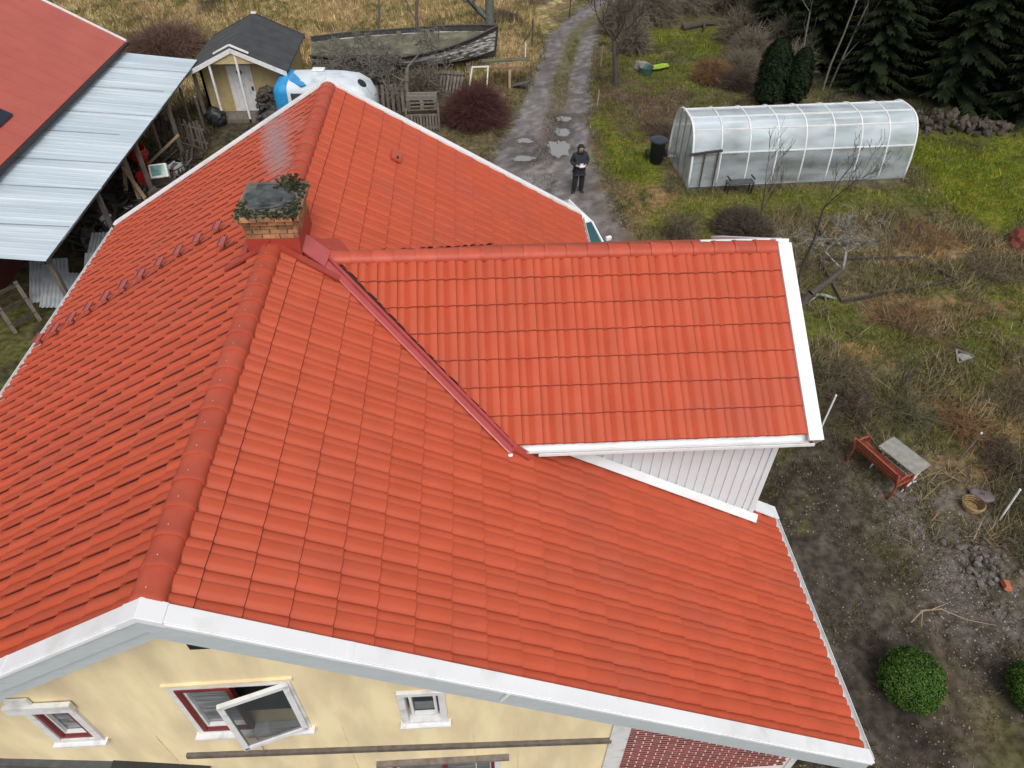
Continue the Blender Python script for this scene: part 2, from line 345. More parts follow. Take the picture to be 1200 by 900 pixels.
# ------------------------------------------------------------------ farmhouse
AL, BE = R(30.36), R(30.75); TA, TB = math.tan(AL), math.tan(BE); CA, SA = math.cos(AL), math.sin(AL); CB, SB = math.cos(BE), math.sin(BE)
RZ = 7.0; YF, YR = -1.02, 10.91; XL, XRR, XRF = -5.49, 5.49, 8.115; YEX = 2.98     # ridge height, verges, eaves
YD, ZD, XD, YE = 5.015, 6.596, 7.733, 2.401; ZE = ZD-(YD-YE)*TB                      # dormer ridge, verge, eave
YC = 2.69; XC = 7.56; WY = -.75; WX = 4.65                                         # cheek wall, dormer front wall, gable wall, side wall
XV1 = (RZ-ZD)/TA; XV2 = (RZ-ZE)/TA                                                  # valley top / bottom
house = thing('farmhouse', 'yellow farmhouse with red tiled roof and large white clad dormer', 'house')
TW, G_, S0 = .298, .434, .396
def valley_y(x): return YD-(x-XV1)*(YD-YE)/(XV2-XV1)
EDGE = pmat('tile_edge', (.30, .05, .03), (.25, .042, .026), 9., .8)  # darker than the tile face: edge grime plus joint shade painted in
prof = [(t_, h_*1.15) for t_, h_ in ((0, .0), (.06, .010), (.13, .024), (.22, .031), (.32, .031), (.40, .023), (.455, .003), (.49, -.009), (.525, -.004), (.59, .010), (.67, .026), (.75, .033), (.86, .036), (.97, .038), (1.02, .035))]
def tile_mb(length=G_+.05, d=G_):
    b = MB(); n = len(prof); V = []
    for (t, h) in prof: V.append((t*TW, .011, .030+h*.8))                     # tail top
    for (t, h) in prof: V.append((t*TW, length, .030+h*.8-.026*length/d))   # head top
    for (t, h) in prof: V.append((t*TW, .0, .010+h*.8))                    # tail underside
    V += [(prof[-1][0]*TW, length, -.012+prof[-1][1]*.8)]
    F = [(i, i+1, n+i+1, n+i) for i in range(n-1)]+[(2*n+i, 2*n+i+1, i+1, i) for i in range(n-1)]+[(n-1, 3*n-1, 3*n, 2*n-1)]
    return b.add(V, F)
TILE_ME = tile_mb().mesh('tile', TILE, fix=False)
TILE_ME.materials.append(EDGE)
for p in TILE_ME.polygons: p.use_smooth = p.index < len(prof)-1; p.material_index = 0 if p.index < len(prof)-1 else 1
try: TILE_ME.set_sharp_from_angle(angle=R(50))
except Exception: pass
tile_pieces = []     # (matrix, clip planes or None, roof object, projected area)
def add_tile(origin, u, v, clips, roof):
    n_ = u.cross(v); jit = random.uniform(-.0035, .0035); M = Matrix((u, v, n_)).transposed().to_4x4(); M.translation = origin+n_*random.uniform(-.002, .003)+v*jit
    M = M @ Matrix.Rotation(random.gauss(0, .0022), 4, 'Z')
    c = [M @ Vector(p) for p in ((0,0,.04), (TW,0,.04), (TW,G_,.03), (0,G_,.03))]
    q = [proj(p) for p in c]; ar = abs(sum(q[i][0]*q[(i+1) % 4][1]-q[(i+1) % 4][0]*q[i][1] for i in range(4)))/2
    mx = sum(p[0] for p in q)/4; my = sum(p[1] for p in q)/4
    if not (-5 < mx < 1205 and -5 < my < 905): ar = 0
    tile_pieces.append((M, clips, roof, ar))
def roof_part(name, poly, n_):
    b = MB(); b.prism([Vector(p)-Vector(n_)*.004 for p in poly], -Vector(n_)*.10); return b.build(name, DECK, house)
nR = Vector((SA, 0, CA)); nL = Vector((-SA, 0, CA)); nF = Vector((0, -SB, CB)); nB = Vector((0, SB, CB))
pR = lambda x, y: (x, y, RZ-x*TA)
pL = lambda x, y: (x, y, RZ+x*TA)
roofR = roof_part('roof_slope', [pR(0, YF), pR(XRF-.04, YF), pR(XRF-.04, YEX), pR(XRR-.04, YEX), pR(XRR-.04, YR), pR(0, YR)], nR)
roofL = roof_part('roof_slope', [pL(0, YF), pL(0, YR), pL(XL+.04, YR), pL(XL+.04, YF)], nL)
roofD = roof_part('dormer_roof', [(XV1, YD, ZD), (XV2, YE+.02, ZE+.01), (XD, YE+.02, ZE+.01), (XD, YD, ZD)], nF)
roofB = roof_part('dormer_roof', [(XV1, YD, ZD), (XD, YD, ZD), (XD, 2*YD-YE, ZE), (XV2, 2*YD-YE, ZE)], nB)
tag(roofR, 'large orange-red tiled slope facing the garden'); tag(roofL, 'pinkish red tiled slope facing the barn'); tag(roofD, 'tiled dormer slope with wavy course lines')
ncol = int(round((YR-YF)/TW)); TW2 = (YR-YF)/ncol
def courses(send):
    t = [S0+k*G_ for k in range(40) if S0+k*G_ < send-.12]; return t+[send]
U, VR, VL = Vector((0, 1, 0)), Vector((-CA, 0, SA)), Vector((CA, 0, SA))
for k, s in enumerate(courses(XRF/CA+.03)):
    for i in range(ncol):
        y0 = YF+i*TW2; x = s*CA; xm = x-.18; ym = y0+TW2/2; clips = None
        if xm < -.1: continue
        if .2 > xm-.15 and 4.65 < ym < 5.7: continue
        front = ym < YD
        if front:
            lim = valley_y(xm) if xm < XV2+.1 else (YC if xm < XC-.02 else YEX+.02)
            if xm > XRR-.4 and y0 > YEX-.02: continue
            if xm > XV1-.25 or True:
                if xm < XV1: lim = 99
                if y0-.2 > lim+.05: continue
                if y0+TW2+.25 > lim:
                    if xm < XV2+.1:
                        nn = Vector((YD-YE, XV2-XV1, 0)).normalized(); clips = [(Vector((XV1, YD, 0))-nn*.02, nn)]
                    else: clips = [(Vector((0, lim-.01, 0)), Vector((0, 1, 0)))]
        else:
            if x > XRR+.1: continue
            lim = 2*YD-valley_y(xm) if xm < XV2+.1 else 2*YD-YC
            if xm < XV1: lim = -99
            if y0+TW2+.2 < lim-.05: continue
            if y0-.25 < lim and xm >= XV1:
                nn = Vector((YD-YE, -(XV2-XV1), 0)).normalized(); clips = [(Vector((XV1, YD, 0))-nn*.02, nn)] if xm < XV2+.1 else [(Vector((0, 2*YD-YC+.01, 0)), Vector((0, -1, 0)))]
        if k == 0: clips = (clips or [])+[(Vector((.02, 0, 0)), Vector((-1, 0, 0)))]
        if x > XRR+.25 and ym > YEX: continue
        add_tile(Vector((x, y0, RZ-x*TA)), U, VR, clips, roofR)
    if s*CA < XRR and S0+(k+1)*G_ > XRR/CA:      # last course of the shorter rear slope
        se = XRR/CA+.03; x = se*CA
        for i in range(ncol):
            y0 = YF+i*TW2
            if y0 > 2*YD-YC: add_tile(Vector((x, y0, RZ-x*TA)), U, VR, None, roofR)
for k, s in enumerate(courses(-XL/CA+.03)):
    for i in range(ncol):
        y1 = YR-i*TW2; x = -s*CA
        if x+.15 > -.42 and 4.65 < y1-.15 < 5.7: continue
        add_tile(Vector((x, y1, RZ+x*TA)), -U, VL, [(Vector((-.02, 0, 0)), Vector((1, 0, 0)))] if k == 0 else None, roofL)
sl = (YD-YE)/CB
for tl in [sl+.02-k*G_ for k in range(7)]:
    y = YD-tl*CB; z = ZD-tl*SB
    for i in range(26):
        x0 = XD-(i+1)*TW
        xv = XV1+(YD-y)/(YD-YE)*(XV2-XV1); xvu = XV1+(YD-min(YD, y+.42))/(YD-YE)*(XV2-XV1)
        if x0+TW < xvu: continue
        cl = []
        if x0-.05 < xv+.12:
            nn = Vector((-(YD-YE), -(XV2-XV1), 0)).normalized(); cl.append((Vector((XV1, YD, 0))-nn*.075, nn))
        if tl < G_+.2: cl.append((Vector((0, YD-.02, 0)), Vector((0, 1, 0))))
        add_tile(Vector((x0, y, z)), Vector((1,0,0)), Vector((0, CB, SB)), cl or None, roofD)
tv = np.array([v.co for v in TILE_ME.vertices])
polys = [tuple(p.vertices) for p in TILE_ME.polygons]
def clipped(M, clips):
    bm = bmesh.new(); bm.from_mesh(TILE_ME); bm.transform(M)
    for co, no in clips: bmesh.ops.bisect_plane(bm, geom=bm.verts[:]+bm.edges[:]+bm.faces[:], plane_co=co, plane_no=no, clear_outer=True)
    return bm
order = sorted(range(len(tile_pieces)), key=lambda i: -tile_pieces[i][3]); top = [i for i in order if tile_pieces[i][1] is None][:285]; tops = set(top)
restV, restF, restM, off = [], [], [], 0
tmi = [p.material_index for p in TILE_ME.polygons]
for i, (M, clips, roof, ar) in enumerate(tile_pieces):
    if i in tops:
        o = bpy.data.objects.new('tile', TILE_ME); COL.objects.link(o); o.parent = roof; o.matrix_basis = M; continue
    if clips:
        bm = clipped(M, clips); bm.verts.index_update(); vs = [tuple(v.co) for v in bm.verts]; fs = [tuple(off+v.index for v in f.verts) for f in bm.faces]; restM += [f.material_index for f in bm.faces]; bm.free()
    else:
        vs = [tuple(M @ v.co) for v in TILE_ME.vertices]; fs = [tuple(off+j for j in p) for p in polys]; restM += tmi
    restV += vs; restF += fs; off += len(vs)
b = MB(); b.v = restV; b.f = restF; o = b.build('tiles', TILE, house, fix=False); o['kind'] = 'stuff'
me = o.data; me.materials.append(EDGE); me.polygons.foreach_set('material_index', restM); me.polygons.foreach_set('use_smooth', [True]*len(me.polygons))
try: me.set_sharp_from_angle(angle=R(50))
except Exception: pass

# ridge tiles
def cap_mesh(wd, ht, ln):
    b = MB(); rings = []
    for t, k, lift in ((-.012, 1.0, .012), (.03, 1.03, .014), (.055, 1.0, .004), (ln+.03, .93, -.004)):
        rings.append([(wd*k*math.sin(a), t, ht*k*(math.cos(a)-.42)+lift) for a in [R(x) for x in range(-104, 105, 16)]])
    b.loft(rings, closed=False); n = len(rings[0]); b.f.append(tuple(range(n)))
    me = b.mesh('ridge_tile', RIDGE, True)
    try: me.set_sharp_from_angle(angle=R(35))
    except Exception: pass
    return me
CAPM = cap_mesh(.165, .115, .333); CAPD = cap_mesh(.15, .105, .333)
SCREW = MB().lathe([(0, .005), (.006, .004), (.008, 0)], 8).mesh('screw', pmat('screw_pink', (.62, .30, .25), None, rough=.4))
ridgeboard = MB().beam((0, YF+.02, RZ-.02), (0, YR-.02, RZ-.02), .05, .05).build('ridge_board', DECK, house)
y = YF+.008
while y < YR-.2:
    if not (4.40 < y < 5.68):
        o = link('ridge_tile', CAPM, ridgeboard); o.matrix_basis = Matrix.Translation((0, y, RZ+.012)) @ Matrix.Rotation(random.gauss(0, .004), 4, 'Z')
        sc_ = link('screw', SCREW, ridgeboard); sc_.location = (.0, y+.10, RZ+.012+.115*.58+.004)
    y += .333
drb = MB().beam((XV1+.05, YD, ZD-.02), (XD, YD, ZD-.02), .05, .05).build('ridge_board', DECK, house)
x = XV1+.06; k = (XD-x)/21
for i in range(21):
    o = link('ridge_tile', CAPD, drb); o.matrix_basis = Matrix.Translation((x+k*i, YD, ZD+.010)) @ Matrix.Rotation(-math.pi/2, 4, 'Z') @ Matrix.Scale(k/.333, 4, (0, 1, 0))

# verge boards, fascias, gutters
def slope_strip(name, x0, x1, y0, y1, t0, t1, sgn, mat, z0=RZ):
    """board lying along a roof slope from x0 to x1, normal offsets t0..t1"""
    n_ = nR if sgn > 0 else nL; P = lambda x, y, t: Vector((x, y, z0-abs(x)*TA))+n_*t
    q = [P(x0, y0, t0), P(x1, y0, t0), P(x1, y1, t0), P(x0, y1, t0), P(x0, y0, t1), P(x1, y0, t1), P(x1, y1, t1), P(x0, y1, t1)]
    return MB().box8(q).build(name, mat, house, bevel=.006)
def fascia(name, x0, x1, y0, y1, h0, h1, mat):
    """vertical board following the slope; h0,h1 vertical offsets from the roof plane"""
    P = lambda x, y, h: (x, y, RZ-abs(x)*TA+h)
    return MB().box8([P(x0, y0, h0), P(x1, y0, h0), P(x1, y1, h0), P(x0, y1, h0), P(x0, y0, h1), P(x1, y0, h1), P(x1, y1, h1), P(x0, y1, h1)]).build(name, mat, house)
for x1 in (XRF+.06, XL-.06):
    s = 1 if x1 > 0 else -1
    slope_strip('verge_flashing', 0, x1, -1.20, YF+.0, .045, .085, s, WHITE)
    fascia('drip_edge', 0, x1, -1.213, -1.19, .03, .07, WHITE)
    fascia('verge_board', 0, x1, -1.185, -1.15, -.205, .045, GREYB)
    fascia('verge_board', 0, x1, -1.145, -1.115, -.40, -.02, GREYB)
    fascia('soffit', 0, x1-s*.2, -1.11, WY-.005, -.20, -.17, GREYB)
MB().prism([(-.20, -1.216, RZ-.20*TA+.02), (0, -1.216, RZ+.02), (.20, -1.216, RZ-.20*TA+.02), (.20, -1.216, RZ-.20*TA+.106), (0, -1.216, RZ+.106), (-.20, -1.216, RZ-.20*TA+.106)], (0, .20, 0)).build('apex_cap', WHITE, house, bevel=.006)
MB().prism([(-.15, YR-.002, RZ-.15*TA+.04), (.15, YR-.002, RZ-.15*TA+.04), (.15, YR-.002, RZ-.15*TA+.12), (0, YR-.002, RZ+.12), (-.15, YR-.002, RZ-.15*TA+.12)], (0, .165, 0)).build('apex_cap', WHITE, house, bevel=.006)
for q_ in (1.6, 3.6, 5.5, 7.2): slope_strip('flashing_lap', q_, q_+.05, -1.206, YF-.003, .084, .090, 1, WHITE)
for q_ in (-1.5, -3.4): slope_strip('flashing_lap', q_, q_-.05, -1.206, YF-.003, .084, .090, -1, WHITE)
joint = MB().box((3.15, -1.207, RZ-3.15*TA-.06), (.03, .02, .20), (0, AL*.9, 0)).build('joint_cover', WHITE, house)
for x1, s in ((XRR+.06, 1), (XL-.06, -1)):
    slope_strip('verge_flashing', 0, x1, YR+.0, YR+.16, .045, .10, s, WHITE)
    fascia('verge_board', 0, x1, YR+.11, YR+.14, -.25, .05, WHITEW)
slope_strip('verge_flashing', XC+.02, XRF+.06, YEX-.14, YEX+.12, .075, .115, 1, WHITE)
def gutter(a, b, out, r=.065):
    a = Vector(a); b = Vector(b); o = Vector(out); bld = MB(); rings = []
    for p in (a, b):
        ring = [p+o*(r*math.cos(t))+Vector((0, 0, r*math.sin(t))) for t in [math.pi-x*math.pi/8*-1 for x in range(9)]]
        ring += [p+o*((r+.008)*math.cos(t))+Vector((0, 0, (r+.008)*math.sin(t))) for t in [2*math.pi-x*math.pi/8 for x in range(9)]]
        rings.append(ring)
    bld.loft(rings); return bld.build('gutter', WHITE, house)
gz = lambda x: RZ-abs(x)*TA-.03
gutter((XRF+.075, YF-.1, gz(XRF+.06)), (XRF+.075, YEX+.1, gz(XRF+.06)), (1, 0, 0), .085)
gutter((XRR+.085, 7.4, gz(XRR+.05)), (XRR+.085, YR+.05, gz(XRR+.05)), (1, 0, 0), .09)
gutter((XL-.085, YF-.1, gz(XL-.03)), (XL-.085, YR+.05, gz(XL-.03)), (-1, 0, 0), .09)
gutter((XV2+.02, YE-.055, ZE-.035), (XD+.02, YE-.055, ZE-.035), (0, -1, 0), .07)
MB().beam((XRF-.05, YF, gz(XRF-.05)-.10), (XRF-.05, YEX, gz(XRF-.05)-.10), .03, .2).build('eave_board', WHITEW, house)
MB().beam((XL+.06, YF, gz(XL+.06)-.10), (XL+.06, YR, gz(XL+.06)-.10), .03, .2).build('eave_board', WHITEW, house)
MB().beam((XRR-.06, 2*YD-YC, gz(XRR-.06)-.10), (XRR-.06, YR, gz(XRR-.06)-.10), .03, .2).build('eave_board', WHITEW, house)
MB().beam((XV2+.32, YE+.035, ZE-.115), (XD+.1, YE+.035, ZE-.115), .03, .18).build('eave_board', WHITE, house)
MB().beam((XV2+.45, YE-.15, ZE-.075), (XD+.1, YE-.15, ZE-.075), .015, .05).build('gutter_lip', WHITE, house)
# dormer verge (white flat flashing on both slopes)
for s in (1, -1):
    P = lambda d, x, t: Vector((x, YD-s*d, ZD-d*TB))+(nF if s > 0 else nB)*t
    D = YD-YE+.10; q = [P(0, XD, .04), P(0, XD+.215, .04), P(D, XD+.215, .04), P(D, XD, .04), P(0, XD, .10), P(0, XD+.215, .10), P(D, XD+.215, .10), P(D, XD, .10)]
    MB().box8(q).build('verge_flashing', WHITE, house, bevel=.006)
    q = [P(0, XD+.18, -.2), P(0, XD+.21, -.2), P(D, XD+.21, -.2), P(D, XD+.18, -.2), P(0, XD+.18, .04), P(0, XD+.21, .04), P(D, XD+.21, .04), P(D, XD+.18, .04)]
    MB().box8(q).build('verge_board', WHITEW, house)
    q = [P(0, XC, -.15), P(0, XD+.18, -.15), P(D-.05, XD+.18, -.15), P(D-.05, XC, -.15), P(0, XC, -.12), P(0, XD+.18, -.12), P(D-.05, XD+.18, -.12), P(D-.05, XC, -.12)]
    MB().box8(q).build('soffit', WHITEW, house)
q = [(XV1+.02, 2*YD-YE+.02, ZE), (XD, 2*YD-YE+.02, ZE)]
P = lambda d, x, t: Vector((x, YD+d, ZD-d*TB))+nB*t
D = YD-YE; MB().box8([P(.02, XV1+.1, .0), P(.02, XD, .0), P(D, XD, .0), P(D, XV2+.1, .0), P(.02, XV1+.1, .04), P(.02, XD, .04), P(D, XD, .04), P(D, XV2+.1, .04)]).build('dormer_sheet', TILE, house)
MB().beam((XV2+.6, 2*YD-YE+.03, ZE-.16), (XD+.2, 2*YD-YE+.03, ZE-.16), .10, .10).build('gutter', WHITE, house)
MB().lohi((6.6, YD+.18, ZD-.16), (XD+.2, YD+.28, ZD-.04)).build('ridge_flashing', WHITE, house)

# valley tray between main slope and dormer
a0 = Vector((XV1-.12, YD+.02, ZD+.09)); a1 = Vector((XV2+.10, YE-.10, ZE-.02)); dv = (a1-a0).normalized()
sR = dv.cross(nR).normalized(); sF = -dv.cross(nF).normalized()
b = MB(); rings = []
for p in (a0, a1):
    rings.append([p+sR*.18+nR*.050, p+sR*.165+nR*.066, p+sR*.06+nR*.068, p+sR*.04+nR*.058, p, p+sF*.04+nF*.060, p+sF*.07+nF*.085, p+sF*.07+nF*.0, p-Vector((0,0,.06))])
b.loft(rings); tag(b.build('valley_tray', FLASH, house), 'pinkish red metal tray in the valley beside the dormer')
MB().box(a1+Vector((.10, -.02, .0)), (.30, .12, .05), (0, AL, R(-20))).build('valley_outlet', FLASHR, house)
MB().lathe([(0, .02), (.035, .012), (.04, 0)], 8, tuple(a1+Vector((-.06, -.12, .055)))).build('sealant_blob', WHITE, house)

# dormer cheek: vertical white boards and battens, bottom flashing, corner board
zr = lambda x: RZ-x*TA+.05
x = XV2+.1
while x < XC-.03:
    x1 = min(x+.158, XC); zt = ZE-.17+(YC-YE)*TB
    if zt > zr(x1)+.02: MB().box8([(x, YC, max(zr(x), 0)), (x1-.003, YC, zr(x1)), (x1-.003, YC+.03, zr(x1)), (x, YC+.03, zr(x)), (x, YC, zt), (x1-.003, YC, zt), (x1-.003, YC+.03, zt), (x, YC+.03, zt)]).build('cladding_board', CLAD, house)
    if zt > zr(x1)+.1 and x1 < XC-.05: MB().box8([(x1-.022, YC-.022, zr(x1)), (x1+.022, YC-.022, zr(x1)), (x1+.022, YC, zr(x1)), (x1-.022, YC, zr(x1)), (x1-.022, YC-.022, zt), (x1+.022, YC-.022, zt), (x1+.022, YC, zt), (x1-.022, YC, zt)]).build('cladding_batten', CLAD, house)
    x = x1
MB().lohi((XC-.07, YC-.03, zr(XC)-.05), (XC+.02, YC+.05, ZE)).build('corner_board', CLAD, house)
P = lambda x, dy, t: Vector((x, YC+dy, RZ-x*TA))+nR*t
MB().box8([P(XV2+.5, -.13, .075), P(XC+.04, -.13, .075), P(XC+.04, -.02, .09), P(XV2+.5, -.02, .09), P(XV2+.5, -.13, .088), P(XC+.04, -.13, .088), P(XC+.04, -.024, .18), P(XV2+.5, -.024, .18)]).build('cheek_flashing', WHITE, house)
# walls
def slab(name, poly, ext, mat): return MB().prism(poly, ext).build(name, mat, house)
slab('wall', [(XC, YC+.04, 0), (XC, 2*YD-YC, 0), (XC, 2*YD-YC, ZE-.1), (XC, YD, ZD-.2), (XC, YC+.04, ZE-.1)], (-.15, 0, 0), CLAD)
slab('wall', [(WX, 2*YD-YC, 0), (XC, 2*YD-YC, 0), (XC, 2*YD-YC, ZE), (XV2, 2*YD-YC, ZE), (WX, 2*YD-YC, 4)], (0, -.12, 0), CLAD)
slab('wall', [(-WX, WY+.3, 0), (-WX, YR-.5, 0), (-WX, YR-.5, RZ-WX*TA-.15), (-WX, WY+.3, RZ-WX*TA-.15)], (.2, 0, 0), STUCCO)
slab('wall', [(WX, 7, 0), (WX, YR-.5, 0), (WX, YR-.5, RZ-WX*TA-.15), (WX, 7, RZ-WX*TA-.15)], (-.2, 0, 0), STUCCO)
slab('wall', [(-WX, YR-.3, 0), (WX, YR-.3, 0), (WX, YR-.3, RZ-WX*TA-.15), (0, YR-.3, RZ-.15), (-WX, YR-.3, RZ-WX*TA-.15)], (0, -.2, 0), STUCCO)
slab('wall', [(7.5, WY+.02, 0), (7.5, YEX-.25, 0), (7.5, YEX-.25, RZ-7.5*TA-.15), (7.5, WY+.02, RZ-7.5*TA-.15)], (-.12, 0, 0), MORTAR)
wins = [(-2.30, -1.86, 3.50, 4.36), (-.58, .68, 3.50, 4.70), (1.95, 2.38, 3.49, 4.24), (1.56, 3.03, .62, 1.98)]
xs = sorted(set([-WX, 0, WX]+[w_[0] for w_ in wins]+[w_[1] for w_ in wins])); b = MB(); rh = lambda x: RZ-abs(x)*TA-.15
for x0, x1 in zip(xs[:-1], xs[1:]):
    z = 0
    for w_ in sorted([w_ for w_ in wins if w_[0] <= x0+1e-6 and w_[1] >= x1-1e-6], key=lambda q: q[2]):
        b.lohi((x0, WY, z), (x1, WY+.25, w_[2])); z = w_[3]
    b.box8([(x0, WY, z), (x1, WY, z), (x1, WY+.25, z), (x0, WY+.25, z), (x0, WY, rh(x0)), (x1, WY, rh(x1)), (x1, WY+.25, rh(x1)), (x0, WY+.25, rh(x0))])
gw = b.build('gable_wall', STUCCO, house); tag(gw, 'stained yellow board wall under the front gable')
# faint vertical joints between the wall sheets
for x in (-3.3, -1.2, 1.1, 2.75, 3.35): MB().lohi((x-.006, WY-.005, .2), (x+.006, WY+.001, min(rh(x)-.1, 3.3 if abs(x) > 2 else 3.4))).build('sheet_joint', CREAM, house)
MB().beam((-1.0, WY-.03, 2.76), (4.62, WY-.03, 2.46), .05, .085).build('batten', GREYWOOD, house)
MB().beam((-3.6, WY-.03, 2.98), (-2.0, WY-.05, 2.60), .10, .09).build('lead_flashing', DARKM, house)
MB().beam((-2.0, WY-.05, 2.63), (-.85, WY-.06, 2.24), .11, .10).build('lead_flashing', BLACK, house)
MB().box8([(-3.9, -1.25, 2.55), (-.95, -1.25, 1.75), (-.95, WY, 2.05), (-3.9, WY, 2.85), (-3.9, -1.25, 2.60), (-.95, -1.25, 1.80), (-.95, WY, 2.10), (-3.9, WY, 2.90)]).build('lean_to_roof', GREYWOOD, house)
MB().lohi((-.10, WY-.02, 5.62), (.22, WY+.0, 5.78)).build('vent', BLACK, house)
MB().tube([(.02, WY-.03, 3.46), (.03, WY-.05, 3.1), (.02, WY-.04, 2.75)], .006, 5).build('cord', GREYWOOD, house)
def frame(parent, x0, x1, z0, z1, y, wd, dp, mat, name='frame'):
    b = MB(); b.lohi((x0, y-dp, z0), (x0+wd, y, z1)); b.lohi((x1-wd, y-dp, z0), (x1, y, z1)); b.lohi((x0+wd, y-dp, z0), (x1-wd, y, z0+wd)); b.lohi((x0+wd, y-dp, z1-wd), (x1-wd, y, z1))
    return b.build(name, mat, parent, bevel=.004)
def window(x0, x1, z0, z1, casing, label, red=True, glass=GLASSG, sides=1):
    wroot = frame(house, x0-.07, x1+.07, z0-.07, z1+.07, WY+.06, .085, .10, casing, 'window'); tag(wroot, label)
    if red: frame(wroot, x0+.015, x1-.015, z0+.015, z1-.015, WY+.06, .05, .08, OXRED, 'red_frame')
    frame(wroot, x0+.05, x1-.05, z0+.05, z1-.05, WY+.07, .035, .05, WHITEW, 'sash')
    MB().lohi((x0+.03, WY+.075, z0+.03), (x1-.03, WY+.085, z1-.03)).build('pane', glass, wroot)
    MB().lohi((x0, WY+.2, z0), (x1, WY+.22, z1)).build('room_lining', DARKIN, wroot)
    MB().lohi((x0-.10, WY-.09, z0-.10), (x1+.10, WY+.02, z0-.065)).build('sill', WHITEW, wroot)
    return wroot
w1 = window(*wins[0], WHITEW, 'small white window with red inner frame at the left of the gable')
MB().box((-2.12, WY-.05, 4.47), (.74, .06, .16)).build('head_board', WHITEW, w1); MB().box((-2.30, WY-.03, 4.62), (.26, .03, .12)).build('head_block', WHITEW, w1)
w2 = frame(house, wins[1][0]-.06, wins[1][1]+.06, wins[1][2]-.06, wins[1][3]+.06, WY+.06, .07, .08, WHITEW, 'window'); tag(w2, 'double attic window with its right sash swung open')
frame(w2, wins[1][0]+.012, .05, wins[1][2]+.012, wins[1][3]-.012, WY+.05, .055, .08, OXRED, 'red_frame')
frame(w2, wins[1][0]+.06, .01, wins[1][2]+.06, wins[1][3]-.06, WY+.06, .035, .05, WHITEW, 'sash')
MB().lohi((wins[1][0]+.05, WY+.055, 3.53), (.0, WY+.062, 4.66)).build('pane', GLASSG, w2)
for i in range(6): MB().box((-.27, WY+.10, 3.72+i*.14), (.54, .02, .06), (0, R(random.uniform(-3, 3)), 0)).build('blind_slat', pmat('blind_grey', (.10, .105, .11), (.2, .2, .2), 6., .6), w2)
MB().lohi((wins[1][0], WY+.21, 3.5), (wins[1][1], WY+.23, 4.7)).build('room_lining', DARKIN, w2)
MB().lohi((wins[1][0]-.1, WY-.09, wins[1][2]-.10), (wins[1][1]+.1, WY+.02, wins[1][2]-.065)).build('sill', WHITEW, w2)
MB().box((.05, WY-.015, 4.80), (1.46, .03, .05), (0, R(-1.5), 0)).build('head_board', STUCCO, w2)
# open sash
hx, hy = .70, WY-.03; an = R(15); W_ = .76; dx, dy_ = -math.cos(an), -math.sin(an); b = MB(); pt = lambda t, z, o=0: Vector((hx+dx*W_*t-dy_*o*-1, hy+dy_*W_*t+dx*o*-1, z-.05*t))
def sash_bar(t0, z0, t1, z1, wd):
    MBB = b.beam(pt(t0, z0), pt(t1, z1), .05, wd, upv=(0, 0, 1) if abs(t0-t1) > .01 else (dx, dy_, 0))
for t0, z0, t1, z1 in ((0, 3.50, 1, 3.50), (0, 4.70, 1, 4.70), (.03, 3.48, .03, 4.72), (.97, 3.48, .97, 4.72)): sash_bar(t0, z0, t1, z1, .065)
sash = b.build('open_sash', WHITEW, w2); tag(sash, 'open sash leaning out of the wall')
MB().add([pt(.03, 3.52), pt(.97, 3.52), pt(.97, 4.69), pt(.03, 4.69)], [(0, 1, 2, 3)]).build('pane', SASHG, sash)
MB().beam(pt(.55, 3.62, .03), pt(.5, 3.84, .03), .02, .02).build('stay', WHITEW, sash)
w3 = window(*wins[2], WHITEW, 'small peeling white window with dark broken pane', red=False, glass=GLASSD)
MB().box((2.14, WY+.12, 3.80), (.26, .03, .34), (0, R(8), 0)).build('curtain', pmat('lace', (.35, .33, .31), (.12, .11, .1), 12., .9), w3)
w4 = window(*wins[3], WHITEW, 'wide white window below the batten with red mullions', red=True, glass=GLASSG)
MB().lohi((2.27, WY+.0, .66), (2.33, WY+.06, 1.94)).build('mullion', OXRED, w4); MB().lohi((1.38, WY-.08, 2.06), (3.22, WY+.0, 2.11)).build('head_board', GREYWOOD, w4)
MB().lohi((4.60, WY-.035, 0), (4.85, WY+.05, rh(4.85))).build('corner_board', WHITEW, house); MB().lohi((7.47, WY-.02, 0), (7.58, WY+.08, rh(7.58))).build('corner_board', WHITEW, house)
bw = slab('brick_wall', [(4.85, WY, 0), (7.47, WY, 0), (7.47, WY, rh(7.47)), (4.85, WY, rh(4.85))], (0, .2, 0), MORTAR)
BM = MB().lohi((-.111, -.008, -.0235), (.111, .02, .0235)).mesh('brick', BRICK); BMH = MB().lohi((-.05, -.008, -.0235), (.05, .02, .0235)).mesh('brick', BRICK)
z = 1.02; r_ = 0
while z < 2.95:
    x = 4.85+.13-(r_ % 2)*.125
    while x < 7.47:
        lo, hi = max(x-.115, 4.86), min(x+.115, 7.46)
        if z+.1 < rh(hi) and hi-lo > .06 and z < 2.84-(x-4.75)*.54+.25:
            o = link('brick', BM if hi-lo > .2 else BMH, bw); o.location = ((lo+hi)/2, WY, z)
        x += .243
    z += .0765; r_ += 1

